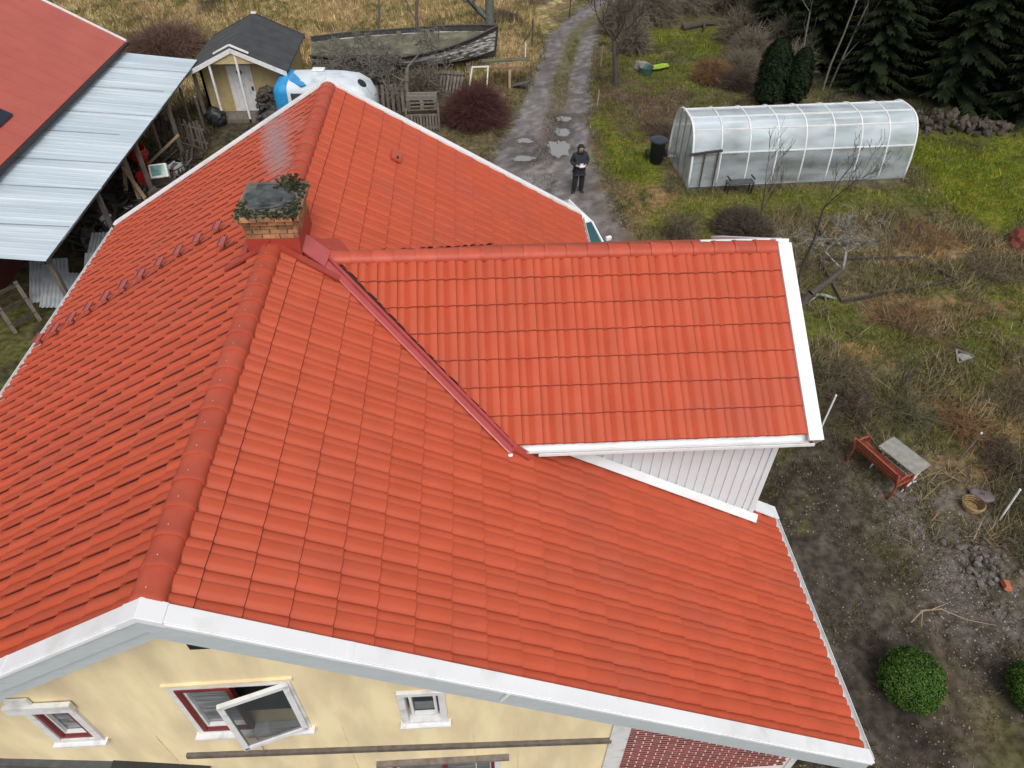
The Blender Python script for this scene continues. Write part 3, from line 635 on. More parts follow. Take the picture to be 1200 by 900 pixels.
# chimney
cx0, cx1, cy0, cy1 = -.33, .41, 4.74, 5.62
ch = MB().lohi((cx0+.03, cy0+.03, 6.4), (cx1-.03, cy1-.03, 7.42)).build('chimney', MORTAR, house); tag(ch, 'brick chimney with a mossy sooty top')
for s_, (a_, b_) in enumerate((((cx0, cy0), (cx1, cy0)), ((cx1, cy0), (cx1, cy1)), ((cx1, cy1), (cx0, cy1)), ((cx0, cy1), (cx0, cy0)))):
    a_ = Vector((*a_, 0)); b_ = Vector((*b_, 0)); L_ = (b_-a_).length; d_ = (b_-a_).normalized(); n_ = Vector((d_.y, -d_.x, 0))
    for r_ in range(5):
        ov = .0 if r_ < 3 else .04*(r_-2); k = 3; zz = 7.12+r_*.078
        st_ = -ov+(.12 if r_ % 2 else 0)
        for i in range(-1, 5):
            t0 = max(-ov, i*.25+(.125 if r_ % 2 else 0)); t1 = min(L_+ov-.05, i*.25+.235+(.125 if r_ % 2 else 0))
            if t1-t0 < .05: continue
            o = MB().box(a_+d_*(t0+t1)/2+n_*(ov-.02+random.uniform(-.004, .004))+Vector((0, 0, zz+.034)), (t1-t0, .07, .066), (0, 0, math.atan2(d_.y, d_.x))).build('brick', CBRICK, ch)
top_ = MB().lohi((cx0-.07, cy0-.07, 7.49), (cx1+.07, cy1+.07, 7.515)); o = top_.build('crown', STONE, ch)
# sooty slab with flue openings
MB().lohi((cx0+.10, cy0+.16, 7.515), (cx1-.14, cy1-.08, 7.56)).build('flue_slab', SOOT, ch)
for fx, fy in ((cx0+.26, cy0+.34), (cx0+.47, cy0+.34), (cx0+.30, cy1-.25)): frame_ = MB().lohi((fx-.085, fy-.07, 7.56), (fx+.085, fy+.07, 7.566)).build('flue', DARKIN, ch)
def moss_clumps(pts, r, name, parent, mat=MOSS):
    b = MB()
    for p in pts:
        k = r*random.uniform(.6, 1.4); n = 5
        for j in range(9):
            d = Vector((random.gauss(0, 1), random.gauss(0, 1), abs(random.gauss(0, 1)))).normalized(); c = Vector(p)+d*k*random.uniform(.4, 1); t = d.orthogonal()*k*.6; u_ = d.cross(t)
            b.add([c-t, c+t, c+d*k*.5+u_], [(0, 1, 2)]); b.add([c-u_, c+u_, c+d*k*.4-t], [(0, 1, 2)])
    o = b.build(name, mat, parent, fix=False); return o
mp = [(random.uniform(cx0-.08, cx1+.08), random.choice((cy0-.06, cy0, cy0+.07))+random.uniform(-.05, .05), 7.51) for _ in range(110)]+[(cx1+random.uniform(-.08, .08), random.uniform(cy0, cy1), 7.51) for _ in range(80)]+[(cx0+random.uniform(-.08, .04), random.uniform(cy0, cy0+.35), 7.51) for _ in range(16)]+[(cx1-.16+random.gauss(0, .07), cy1-.12+random.gauss(0, .06), 7.56+random.uniform(0, .1)) for _ in range(60)]
o = moss_clumps(mp+[(p_[0]+random.gauss(0, .03), p_[1]+random.gauss(0, .03), p_[2]) for p_ in mp], .017, 'moss', ch); o['kind'] = 'stuff'
sc2 = crumple('soot_crust', .34, SOOT, (.0, 5.20, 7.53), .20, 19); sc2.parent = ch
cap_ = MB().lathe([(0, .13), (.09, .10), (.12, .0)], 10, (cx1-.17, cy1-.12, 7.53)).build('moss_mound', MOSS, ch)
# red metal jacket, saddle and aprons
MB().lohi((cx0-.012, cy0-.012, 6.75), (cx1+.012, cy1+.012, 7.12)).build('metal_jacket', FLASHR, ch)
MB().box8([pR(.38, 4.78)[0:2]+(RZ-.38*TA+.10,), pR(.74, 4.62)[0:2]+(RZ-.74*TA+.09,), pR(.78, 5.02)[0:2]+(RZ-.78*TA+.12,), pR(.41, 5.18)[0:2]+(RZ-.41*TA+.13,)]+[pR(.38, 4.78)[0:2]+(RZ-.38*TA+.13,), pR(.74, 4.62)[0:2]+(RZ-.74*TA+.12,), pR(.78, 5.02)[0:2]+(RZ-.78*TA+.15,), pR(.41, 5.18)[0:2]+(RZ-.41*TA+.16,)]).build('saddle_flashing', FLASH, ch)
MB().beam((.02, 4.70, RZ+.07), (.95, 4.52, RZ-.95*TA+.09), .12, .03, upv=nR).build('apron_flashing', FLASHR, ch)
MB().beam((-.02, 4.66, RZ+.07), (-.75, 4.70, RZ-.75*TA+.08), .13, .03, upv=nL).build('apron_flashing', FLASHR, ch)
MB().beam((-.45, 4.75, RZ-.45*TA+.10), (-.45, 5.4, RZ-.45*TA+.10), .14, .03, upv=nL).build('apron_flashing', FLASHR, ch)
MB().beam((.55, 5.1, RZ-.55*TA+.05), (.9, 5.45, RZ-.9*TA+.06), .3, .03, upv=nR).build('apron_flashing', FLASHR, ch)
# roof steps on the barn-side slope
def step(x, y):
    z = RZ+x*TA+.06; M = MB(); n_ = nL; o = Vector((x, y, z)); d = Vector((-CA, 0, -SA)).normalized()
    M.beam(o-d*.20+n_*.01, o+d*.02+n_*.015, .04, .012, upv=n_); M.beam(o+n_*.01+d*.0, o+Vector((0, 0, .12)), .04, .012, upv=(1, 0, 0)); M.beam(o+Vector((-.01, -.13, .12)), o+Vector((-.01, .13, .12)), .10, .015)
    M.beam(o+Vector((-.02, 0, .12)), o+d*.18+n_*.02, .03, .012, upv=n_); M.beam(o+Vector((.04, -.13, .135)), o+Vector((.04, .13, .135)), .012, .03); M.beam(o+Vector((-.06, -.13, .135)), o+Vector((-.06, .13, .135)), .012, .03)
    return M.build('roof_step', pmat('step_mauve', (.38, .10, .09), (.30, .09, .085), 9., .5), house)
for i in range(11): step(-1.34-i*.395, 6.38)
step(-1.0, 5.55)
# roof hatch on the rear of the garden slope
MB().box(Vector((1.42, 9.15, RZ-1.42*TA))+nR*.09, (.20, .34, .05), (0, AL, 0)).build('vent_tile', RIDGE, house); MB().box(Vector((1.44, 9.05, RZ-1.44*TA))+nR*.12, (.05, .10, .02), (0, AL, 0)).build('vent_slot', BLACK, house)

# ------------------------------------------------------------------ barn with open canopy
gh_ = lambda x, y: float(gheight(x, y))
barn = thing('barn', 'long outbuilding with a smooth red metal roof left of the canopy', 'barn', (-16, 16, 0))
BX, BZ, BT = 5.0, 2.84, .585          # local eave x (world -11), eave height, slope
y0, y1 = -16.0, 11.0
P = lambda x, y, t=0: Vector((x, y, BZ+(BX-x)*BT+t))
rf = MB().box8([P(BX, y0), P(BX, y1), P(-1, y1), P(-1, y0), P(BX, y0, .05), P(BX, y1, .05), P(-1, y1, .05), P(-1, y0, .05)]).build('roof', BARN, barn)
seam = MB().box8([P(BX+.01, -.012, .05), P(BX+.01, .012, .05), P(-1, .012, .05), P(-1, -.012, .05), P(BX+.01, -.012, .062), P(BX+.01, .012, .062), P(-1, .012, .062), P(-1, -.012, .062)]).mesh('roof_rib', BARN)
for k in range(38):
    o = link('roof_rib', seam, rf); o.location = (0, y0+.35+k*.7, 0)
MB().box8([P(-1, -16, .05), P(-7, -16, .05-6*BT*2), P(-7, 11, .05-6*BT*2), P(-1, 11, .05), P(-1, -16, .1), P(-7, -16, .1-6*BT*2), P(-7, 11, .1-6*BT*2), P(-1, 11, .1)]).build('roof', BARN, barn)
MB().box8([P(BX, y1, -.12), P(BX, y1+.10, -.12), P(-1, y1+.10, -.12), P(-1, y1, -.12), P(BX, y1, .10), P(BX, y1+.10, .10), P(-1, y1+.10, .10), P(-1, y1, .10)]).build('verge_flashing', WHITE, barn)
MB().box8([P(BX-.62, 2.75, .09), P(BX-.62, 1.55, .09), P(BX-1.5, 1.55, .09), P(BX-1.5, 2.75, .09), P(BX-.62, 2.75, .14), P(BX-.62, 1.55, .14), P(BX-1.5, 1.55, .14), P(BX-1.5, 2.75, .14)]).build('roof_panel', pmat('panel_navy', (.012, .016, .035), None, rough=.25), barn)
BARNW = pmat('barn_wall_red', (.13, .03, .02), (.10, .022, .016), 6., .85)
MB().lohi((BX-.35, y0+.3, 0), (BX-.25, y1-.2, BZ+.05)).build('wall', BARNW, barn)
MB().prism([(BX-.3, y1-.25, 0), (-6.6, y1-.25, 0), (-6.6, y1-.25, BZ), (-1, y1-.25, BZ+5.8*BT), (BX-.3, y1-.25, BZ)], (0, -.1, 0)).build('wall', BARNW, barn)
MB().beam((BX+.06, y0, BZ-.02), (BX+.06, y1, BZ-.02), .10, .09).build('gutter', BLACK, barn)

canopy = thing('canopy', 'pale blue-white sheet metal canopy on posts along the barn', 'canopy', (-9.7, 19, 0))
SL = (2.62-2.28)/3.05
def canopy_sheet(L=3.05, wd=.98):
    b = MB(); top_, n = [], 28
    for k in range(n+1):
        t = k/n; ph = (t*4) % 1; h = (.007 if ph < .25 else .0)+(.016*max(0, (t-.93)/.07)); top_.append((t*wd*1.02, h))
    for x in (-L/2, L/2): b.v += [(x, y_, h-(x)*SL) for y_, h in top_]
    b.f += [(i, i+1, n+1+i+1, n+1+i) for i in range(n)]; return b.mesh('roof_sheet', SHEET)
CS = canopy_sheet()
for k in range(15):
    o = link('roof_sheet', CS, canopy); o.location = (random.uniform(-.02, .02), -7.2+k*.98, 2.45+random.uniform(0, .006)); o.rotation_euler = (random.gauss(0, .006), random.gauss(0, .003), random.gauss(0, .010))
for k, (y_, a_, b_) in enumerate(((-5.7, -1.5, 1.5), (-3.6, -1.5, 1.5), (-1.9, -1.5, 1.5), (.1, -1.5, .9), (1.7, -1.5, 1.5), (3.9, -1.5, 1.2), (5.9, -1.5, 1.5))):
    MB().box8([(a_, y_, 2.485-a_*SL), (b_, y_+.05*(b_-a_), 2.485-b_*SL), (b_, y_+.014+.05*(b_-a_), 2.485-b_*SL), (a_, y_+.014, 2.485-a_*SL), (a_, y_, 2.492-a_*SL), (b_, y_+.05*(b_-a_), 2.492-b_*SL), (b_, y_+.014+.05*(b_-a_), 2.492-b_*SL), (a_, y_+.014, 2.492-a_*SL)]).build('lap_seam', DARKM, canopy)
for xx, zz in ((1.38, 2.19), (0, 2.35), (-1.45, 2.51)): MB().beam((xx, -7.15, zz), (xx, 7.4, zz), .07, .12).build('purlin', DARKWOOD, canopy)
MB().lohi((1.52, -7.2, 2.235), (1.535, 7.5, 2.30)).build('edge_trim', DARKM, canopy)
for yy in (-6.9, -3.4, .0, 3.5, 7.0):
    MB().lohi((1.33, yy-.06, -.1), (1.45, yy+.06, 2.20)).build('post', GREYWOOD, canopy)
    MB().beam((1.36, yy, 2.17), (-1.4, yy, 2.47), .07, .14).build('rafter', DARKWOOD, canopy)

# things stored under and beside the canopy
def corr_sheet(name, L, W, mat, amp=.018, n=10):
    b = MB(); m_ = n*4
    for y_ in (-L/2, L/2): b.v += [(-W/2+W*k/m_, y_, amp*math.sin(2*math.pi*k/4)) for k in range(m_+1)]
    b.f += [(i, i+1, m_+1+i+1, m_+1+i) for i in range(m_)]; return b.mesh(name, mat, True)
for (x, y, z, rx, ry, rz, L, W, lab) in ((-8.9, 12.9, .62, -.10, .30, .35, 2.2, 1.0, 'grey corrugated roofing sheet at the canopy front post'), (-8.05, 13.6, .55, .12, .25, .30, 2.2, 1.0, 'grey corrugated roofing sheet right of the canopy front post'), (-7.1, 15.4, .60, .15, .45, .25, 2.2, 1.0, 'grey corrugated roofing sheet farthest under the canopy edge'), (-9.6, 13.6, .50, .05, .2, .40, 2.2, 1.0, 'grey corrugated roofing sheet behind the wooden rack'), (-8.5, 14.9, .45, .1, .1, .2, 2.4, 1.0, 'grey corrugated roofing sheet flat beside the slab stack')):
    t = corr_sheet('corrugated_sheet', L, W, CORR); o = link('corrugated_sheet', t); o.location = (x, y, z); o.rotation_euler = (rx, ry, rz); tag(o, lab, 'roofing sheet')
st_ = thing('tile_pallet', 'low stack of old grey roof slabs beside the canopy posts', 'slab stack', (-7.9, 14.4, 0), .3)
for k in range(8):
    for j in range(3): MB().box((-.5+j*.5+random.uniform(-.03, .03), -.75+k*.22, .30+random.uniform(0, .04)), (.46, .20, .05), (random.uniform(-.05, .05), random.uniform(-.05, .05), random.uniform(-.1, .1))).build('slab', CORR, st_)
MB().box((0, 0, .12), (1.6, 1.8, .24)).build('pallet', GREYWOOD, st_)
t = thing('wooden_rack', 'open grey wooden rack leaning in the left corner', 'rack', (-9.75, 12.0, 0), .9)
for xx in (-.35, .35): MB().beam((xx, 0, 0), (xx, .25, 1.25), .10, .05).build('upright', GREYWOOD, t)
for zz in (.25, .7, 1.15): MB().beam((-.4, zz*.2, zz), (.4, zz*.2, zz), .04, .10).build('rail', DARKWOOD, t)
PLASTIC = pmat('clear_plastic', (.55, .58, .60), (.35, .38, .40), 9., .25, .6, 14.)
tag(crumple('plastic_bag', .36, PLASTIC, (-8.65, 12.05, .18), .8, 3), 'crumpled clear plastic bag on the grass by the gutter', 'bag')
t = thing('cement_mixer', 'bright red cement mixer drum under the canopy edge', 'cement mixer', (-9.25, 20.9, 0), .4)
MB().lathe([(0, -.34), (.18, -.34), (.34, -.05), (.34, .1), (.22, .36), (.20, .40), (.19, .36), (.30, .08), (.15, -.28), (0, -.28)], 16).build('drum', REDP, t, smooth=True); t.children[0].location = (0, 0, .92); t.children[0].rotation_euler = (.5, .3, 0)
for a_ in (0, 2.1, 4.2): MB().beam((.42*math.cos(a_), .42*math.sin(a_), 0), (.12*math.cos(a_), .12*math.sin(a_), .8), .05, .05).build('leg', REDP, t)
MB().lathe([(.30, 0), (.33, .03), (.30, .06)], 20, (0, 0, 0)).build('rim_ring', DARKM, t).location = (.05, -.1, .95)
t = thing('red_plastic_box', 'small red plastic box beside the cement mixer', 'box', (-8.85, 19.9, 0), .2); MB().lohi((-.22, -.2, .25), (.22, .2, .60)).build('tub', REDP, t, bevel=.02); MB().lohi((-.24, -.22, .60), (.24, .22, .64)).build('lid', REDP, t, bevel=.01); MB().lohi((-.25, -.25, 0), (.25, .25, .25)).build('stand', DARKWOOD, t)
t = thing('crt_monitor', 'old white-framed screen with teal glass on the ground', 'monitor', (-8.3, 20.0, .35), .25)
MB().box((0, 0, .3), (.62, .30, .50), (-.7, 0, 0)).build('casing', WHITEW, t, bevel=.03); MB().box((0, -.105, .405), (.48, .02, .36), (-.7, 0, 0)).build('screen', pmat('teal_glass', (.06, .20, .20), (.25, .36, .34), 5., .15), t)
MB().lohi((-.35, -.2, -.35), (.35, .3, .1)).build('base_box', DARKWOOD, t)
for i, (x, y, L, an, ti, lab) in enumerate(((-9.0, 19.3, 1.9, .5, .45, 'pale plank leaning near the cement mixer'), (-8.7, 18.8, 1.7, .75, .5, 'pale plank leaning lowest over the junk heap'), (-8.6, 21.6, 1.6, -.9, .5, 'pale plank leaning behind the red mixer drum'), (-9.4, 19.8, 1.5, .2, .7, 'short pale plank standing by the canopy edge'))):
    b = MB().box((0, 0, 0), (.13, L, .03)); o = b.build('plank', PALEWOOD); o.location = (x, y, .55+L*.25*ti); o.rotation_euler = (ti, .1, an); tag(o, lab, 'plank', 'planks in the junk heap')
jb = [(-8.3, 17.6), (-8.9, 18.2), (-9.3, 17.2), (-8.0, 18.8), (-9.8, 18.9), (-8.6, 16.6), (-9.5, 16.2), (-8.2, 21.2), (-9.7, 22.0), (-7.8, 17.0)]
jm = [DARKWOOD, BLACK, DARKM, GREYWOOD, DARKWOOD, DARKM, STONE, WHITEW, DARKWOOD, GREYWOOD]
jl = ['dark box in the junk heap nearest the gutter', 'black lump of scrap in the junk heap', 'dark metal tin in the junk heap', 'grey wooden crate under the eave corner', 'dark crate against the barn wall under the canopy', 'dark metal scrap by the middle post', 'rubble lump beside the middle post', 'small white box behind the teal screen', 'dark timber block below the far canopy post', 'grey timber block close to the house eave']
for i, (x, y) in enumerate(jb):
    t = thing('junk_crate', jl[i], 'crate', (x, y, 0), random.uniform(0, 3)); w_, d_, h_ = random.uniform(.3, .6), random.uniform(.3, .5), random.uniform(.25, .6)
    MB().lohi((-w_/2, -d_/2, 0), (w_/2, d_/2, .04)).build('bottom', jm[i], t)
    for s in (-1, 1):
        MB().lohi((s*w_/2-.015, -d_/2, .04), (s*w_/2+.015, d_/2, h_)).build('side', jm[i], t); MB().lohi((-w_/2+.016, s*d_/2-.015, .04), (w_/2-.016, s*d_/2+.015, h_*random.uniform(.7, 1))).build('side', jm[i], t)
    MB().box((0, 0, h_*.6), (w_*.8, d_*.8, h_*.5), (random.uniform(-.2, .2), random.uniform(-.2, .2), .3)).build('content', random.choice(jm), t)
b = MB()
for _ in range(260):
    x = random.uniform(-10.3, -7.6); y = random.uniform(15.6, 22.5); an = random.uniform(0, 3.1); L = random.uniform(.3, 1.1); b.box((x, y, random.uniform(.05, .5)), (.07, L, .03), (random.uniform(-.5, .5), random.uniform(-.4, .4), an))
o = b.build('scrap_wood', DARKWOOD); tag(o, 'jumbled dark scrap wood heaped under the canopy', 'scrap wood', kind='stuff')
t = thing('old_fence', 'leaning grey picket fence between canopy and shed', 'fence', (-8.6, 23.6, 0), -.5)
for k in range(15): MB().box((-1.2+k*.17, random.uniform(-.05, .05), .55), (.09, .025, 1.1+random.uniform(-.15, .15)), (random.uniform(-.2, .1), random.uniform(-.15, .15), 0)).build('picket', GREYWOOD, t)
for zz in (.3, .85): MB().beam((-1.3, .03, zz), (1.3, .05, zz), .03, .07).build('rail', GREYWOOD, t)
for i, (x, y, L, rx, lab) in enumerate(((-8.6, 24.9, 2.1, .25, 'grey pole leaning beside the picket fence, nearest the shed'), (-9.0, 22.3, 2.3, .15, 'grey pole standing at the end of the picket fence'), (-8.0, 24.6, 1.9, .3, 'dark slanted pole in front of the shed porch'))):
    o = MB().lohi((-.04, -.04, 0), (.04, .04, L)).build('fence_pole', GREYWOOD); o.location = (x, y, -.05); o.rotation_euler = (rx, rx*.4, 0); tag(o, lab, 'pole', 'poles by the shed')

# ------------------------------------------------------------------ garden shed
shed = thing('garden_shed', 'cream garden shed with black felt roof and white door', 'shed', (-6.5, 26, 0), 0)
HW, AZ, EZ, RY0, RY1 = 2.05, 2.95, 2.02, -.35, 4.2
sl_ = (AZ-EZ)/HW
for s in (-1, 1):
    P = lambda x, y, t=0: Vector((s*x, y, AZ-x*sl_+t))
    rf = MB().box8([P(0, RY0), P(HW, RY0), P(HW, RY1), P(0, RY1), P(0, RY0, .05), P(HW, RY0, .05), P(HW, RY1, .05), P(0, RY1, .05)]).build('roof', FELT, shed)
    for k in range(1, 5): MB().box8([P(0, RY0+k*.92-.01, .05), P(HW, RY0+k*.92-.01, .05), P(HW, RY0+k*.92+.01, .05), P(0, RY0+k*.92+.01, .05), P(0, RY0+k*.92-.01, .056), P(HW, RY0+k*.92-.01, .056), P(HW, RY0+k*.92+.01, .056), P(0, RY0+k*.92+.01, .056)]).build('felt_lap', FELT, rf)
    MB().box8([P(0, RY0-.04, -.12), P(HW, RY0-.04, -.12), P(HW, RY0-.005, -.12), P(0, RY0-.005, -.12), P(0, RY0-.04, .06), P(HW, RY0-.04, .06), P(HW, RY0-.005, .06), P(0, RY0-.005, .06)]).build('bargeboard', WHITEW, shed)
    MB().box8([P(0, RY1+.005, -.12), P(HW, RY1+.005, -.12), P(HW, RY1+.04, -.12), P(0, RY1+.04, -.12), P(0, RY1+.005, .07), P(HW, RY1+.005, .07), P(HW, RY1+.04, .07), P(0, RY1+.04, .07)]).build('bargeboard', BLACK, shed)
    MB().lohi((s*(HW-.35)-.05, .55, 0), (s*(HW-.35)+.05, 4.1, EZ+.1)).build('wall', SHEDW, shed)
    MB().box((s*.35, RY0+.02, AZ+.02), (.75, .10, .05), (0, s*sl_*.95, 0)).build('apex_trim', WHITEW, shed)
MB().box((0, RY1+.02, AZ+.07), (.22, .12, .06)).build('apex_cap', WHITE, shed)
MB().prism([(-HW+.3, .55, 0), (HW-.3, .55, 0), (HW-.3, .55, EZ+.1), (0, .55, AZ-.06), (-HW+.3, .55, EZ+.1)], (0, .1, 0)).build('front_wall', SHEDW, shed)
MB().prism([(-HW+.3, 4.1, 0), (HW-.3, 4.1, 0), (HW-.3, 4.1, EZ+.1), (0, 4.1, AZ-.06), (-HW+.3, 4.1, EZ+.1)], (0, -.1, 0)).build('rear_wall', SHEDW, shed)
MB().prism([(-1.0, RY0+.03, AZ-1.0*sl_-.1), (1.0, RY0+.03, AZ-1.0*sl_-.1), (0, RY0+.03, AZ-.1)], (0, .04, 0)).build('gable_panel', SHEDW, shed)
for k in range(8): MB().lohi((-1.55+k*.2, .535, .1), (-1.53+k*.2, .55, EZ)).build('wall_batten', SHEDW, shed)
dr = MB().lohi((-.62, .49, .18), (.38, .545, 2.06)).build('door', WHITEW, shed)
MB().prism([(-.25, .48, 1.80), (-.12, .48, 1.98), (.01, .48, 1.80), (-.06, .48, 1.68), (-.18, .48, 1.68)], (0, .012, 0)).build('door_light', BLACK, dr)
for k in range(4): MB().lohi((-.42+k*.2, .482, .22), (-.412+k*.2, .49, 1.6)).build('door_groove', GREYB, dr)
MB().lohi((.25, .45, 1.05), (.33, .49, 1.2)).build('door_handle', BLACK, dr)
MB().lohi((-1.5, -.35, -.05), (1.5, .54, .16)).build('porch_floor', GREYWOOD, shed)
for xx in (-.98, .12): MB().lohi((xx-.04, RY0-.0, 0), (xx+.04, RY0+.08, AZ-abs(xx)*sl_-.1)).build('porch_post', WHITEW, shed)
def wood_pile(name, cx, cy, wx, wy, h, n, label, mat=DARKWOOD):
    t = thing(name, label, 'firewood', (cx, cy, 0)); rr = random.Random(5)
    me = [MB().tube([(0, -.16, 0), (0, .16, 0)], [rr.uniform(.05, .08)]*2, 7).mesh('log', mat) for _ in range(4)]
    for k in range(n):
        q = rr.random(); z = rr.uniform(.05, h)*(1-.0*q); sx = (1-.55*z/h); o = link('log', rr.choice(me), t); o.location = (rr.uniform(-wx, wx)*sx, rr.uniform(-wy, wy)*sx, z); o.rotation_euler = (rr.gauss(0, .4), rr.gauss(0, .4), rr.uniform(0, 3.1))
    MB().lathe([(0, h*.9), (.3, h*.85), (.75, h*.3), (.85, 0)], 9).build('pile_core', BLACK, t).scale = (wx/.95, wy/.95, 1)
    return t
wood_pile('firewood_pile', -5.35, 25.75, .75, .55, 1.35, 190, 'dark heap of firewood between shed door and caravan')
tag(crumple('tarp_bundle', .42, BLACK, (-7.75, 25.55, .3), .9, 8), 'black tarpaulin bundle left of the shed door', 'bundle')

# ------------------------------------------------------------------ caravan
cv = thing('caravan', 'small rounded white caravan with blue painted end behind the house', 'caravan', (-2.95, 25.55, 0), R(-4))
def carv_ring(x, w_, h0, h1, n=24):
    ring = []
    for k in range(n):
        t = 2*math.pi*k/n; c, s = math.cos(t), math.sin(t); e = .45
        ring.append((x, w_*math.copysign(abs(c)**e, c), (h0+h1)/2+(h1-h0)/2*math.copysign(abs(s)**e, s)))
    return ring
st = [(-1.98, .55, .75, 1.45), (-1.95, .85, .55, 1.72), (-1.85, .97, .48, 1.86), (-1.6, 1.02, .45, 1.93), (-.6, 1.03, .42, 1.96), (.6, 1.03, .42, 1.94), (1.3, 1.01, .45, 1.86), (1.7, .94, .5, 1.62), (1.92, .78, .58, 1.25), (2.0, .5, .65, 1.0)]
body = MB().loft([carv_ring(*a_) for a_ in st]).build('body', CARAV, cv, smooth=True)
M2 = MB().loft([carv_ring(x, w_+.012, h0-.01, h1+.012) for x, w_, h0, h1 in [(-1.99, .56, .74, 1.46), (-1.955, .85, .55, 1.72), (-1.85, .97, .48, 1.86), (-1.6, 1.02, .45, 1.93), (-1.35, 1.025, .44, 1.94)]], caps=False); 
M2.build('blue_end', BLUE, cv, smooth=True)
MB().box8([(-1.3, -.55, 1.95), (-.75, -1.0, 1.86), (-.55, -.9, 1.88), (-1.3, .2, 1.965), (-1.3, -.55, 1.975), (-.75, -1.0, 1.9), (-.55, -.9, 1.91), (-1.3, .2, 1.985)]).build('blue_stripe', BLUE, cv)
MB().box((-.35, .55, 1.99), (.5, .34, .07)).build('roof_vent', WHITE, cv, bevel=.02)
MB().lathe([(0, .02), (.24, .015), (.27, 0)], 20).build('oval_window', BLACK, cv).matrix_basis = Matrix.Translation((1.55, -.2, 1.735)) @ Matrix.Rotation(R(38), 4, 'Y') @ Matrix.Scale(.75, 4, (1, 0, 0))
for s in (-1, 1):
    wh = MB().lathe([(.0, -.06), (.28, -.08), (.30, 0), (.28, .08), (0, .06)], 18).build('wheel', RUBBER, cv, smooth=True); wh.rotation_euler = (math.pi/2, 0, 0); wh.location = (0, s*.92, .28)
MB().beam((1.9, 0, .5), (3.0, 0, .45), .08, .08).build('drawbar', DARKM, cv)
MB().lohi((-1.2, -1.06, 1.15), (-.2, -1.02, 1.6)).build('side_window', GLASSD, cv); MB().lohi((.3, -1.06, 1.15), (1.1, -1.02, 1.6)).build('side_window', GLASSD, cv)

# ------------------------------------------------------------------ derelict wooden boat
boat = thing('wooden_boat', 'derelict wooden boat with peeling white hull and mossy deck', 'boat', (-.15, 31.7, 0), R(5.5))
LB = 8.7
def bsec(t, q, out=0.):
    bw_ = 1.30*(1-max(0, (t-.45)/.55)**2.3)*(1-.35*max(0, (.35-t)/.35)**1.5); hh = .98+.62*max(0, (t-.35)/.65)**2+.12*max(0, .3-t)
    a_ = q*math.pi/2; yy = (bw_+.0)*math.sin(a_)**.75*(1+out); z = .28+max(0, t-.86)*.9+(hh-max(0, t-.86)*.9)*(1-math.cos(a_))**.85
    return (LB*(t-.5)+.35*max(0, t-.9)*q*4, yy, z)
ROLLB = Matrix.Rotation(R(9), 4, 'X')
NS = 8
for s in (-1, 1):
    for k in range(NS):
        b = MB(); q0, q1 = k/NS, (k+1)/NS+.02; rings = []
        for i in range(15):
            t = i/14; A = bsec(t, q0); B = bsec(t, q1)
            rings.append([ROLLB @ Vector((A[0], s*(A[1]+.012), A[2])), ROLLB @ Vector((B[0], s*(B[1]+.03), B[2])), ROLLB @ Vector((B[0], s*(B[1]), B[2])), ROLLB @ Vector((A[0], s*(max(0, A[1]-.02)), A[2]+.01))])
        b.loft(rings); b.build('strake', PAINTW if 3 <= k < 7 else BOATB, boat)
    b = MB(); b.tube([ROLLB @ Vector((bsec(i/14, 1)[0], s*(bsec(i/14, 1)[1]+.03), bsec(i/14, 1)[2]+.03)) for i in range(15)], .05, 6); b.build('gunwale', BOATB, boat)
b = MB(); b.loft([[ROLLB @ Vector((bsec(i/14, 1)[0], s*bsec(i/14, .90)[1]*k_, bsec(i/14, .86)[2]-.02+.06*(1-abs(k_)))) for s, k_ in ((-1, 1), (-1, .5), (1, 0), (1, .5), (1, 1))] for i in range(15)], closed=False); b.build('deck', BOATM, boat)
b = MB(); b.tube([ROLLB @ Vector(bsec(1, q)) for q in (0, .3, .6, 1)], [.06, .07, .07, .06], 6); b.build('stem', BOATB, boat)
for t in (.12, .3, .48, .64): A = bsec(t, .93); MB().beam(ROLLB @ Vector((A[0], -A[1], A[2]+.02)), ROLLB @ Vector((A[0], A[1], A[2]+.02)), .22, .05).build('thwart', BOATM, boat)
MB().box8([ROLLB @ Vector(p) for p in ((-2.9, -.9, 1.0), (1.2, -.9, 1.0), (1.2, -.3, 1.0), (-2.9, -.3, 1.0), (-2.9, -.9, 1.25), (1.2, -.9, 1.2), (1.2, -.3, 1.3), (-2.9, -.3, 1.35))]).build('coaming', BOATM, boat)
for xx in (-3, 0, 3): MB().lohi((xx-.1, -.7, -.05), (xx+.1, .7, .28)).build('keel_block', GREYWOOD, boat)

# ------------------------------------------------------------------ pallets, boards and frames by the red bush
def pallet_parts(root, z, L=1.2, W=.8):
    for k in range(6): MB().lohi((-L/2, -W/2+k*W/6+.01, z+.12), (L/2, -W/2+(k+1)*W/6-.03, z+.142)).build('deck_board', GREYWOOD, root)
    for yy in (-W/2+.05, 0, W/2-.05):
        MB().lohi((-L/2, yy-.05, z), (L/2, yy+.05, z+.022)).build('bottom_board', GREYWOOD, root)
        for xx in (-L/2+.07, 0, L/2-.07): MB().lohi((xx-.07, yy-.05, z+.023), (xx+.07, yy+.05, z+.119)).build('block', GREYWOOD, root)
for k, lab in enumerate(('grey wooden pallet at the bottom of the stack on the slatted crate', 'grey wooden pallet in the middle of the stack on the slatted crate', 'grey wooden pallet on top of the stack by the red bush')):
    t = thing('pallet', lab, 'pallet', (.95+random.uniform(-.03, .03), 25.3, .72+k*.15), R(2)+random.uniform(-.03, .03), 'stacked pallets'); pallet_parts(t, 0, 1.25, .85)
t = thing('slatted_crate', 'upright slatted grey crate under the pallets', 'crate', (.95, 25.0, 0), R(2))
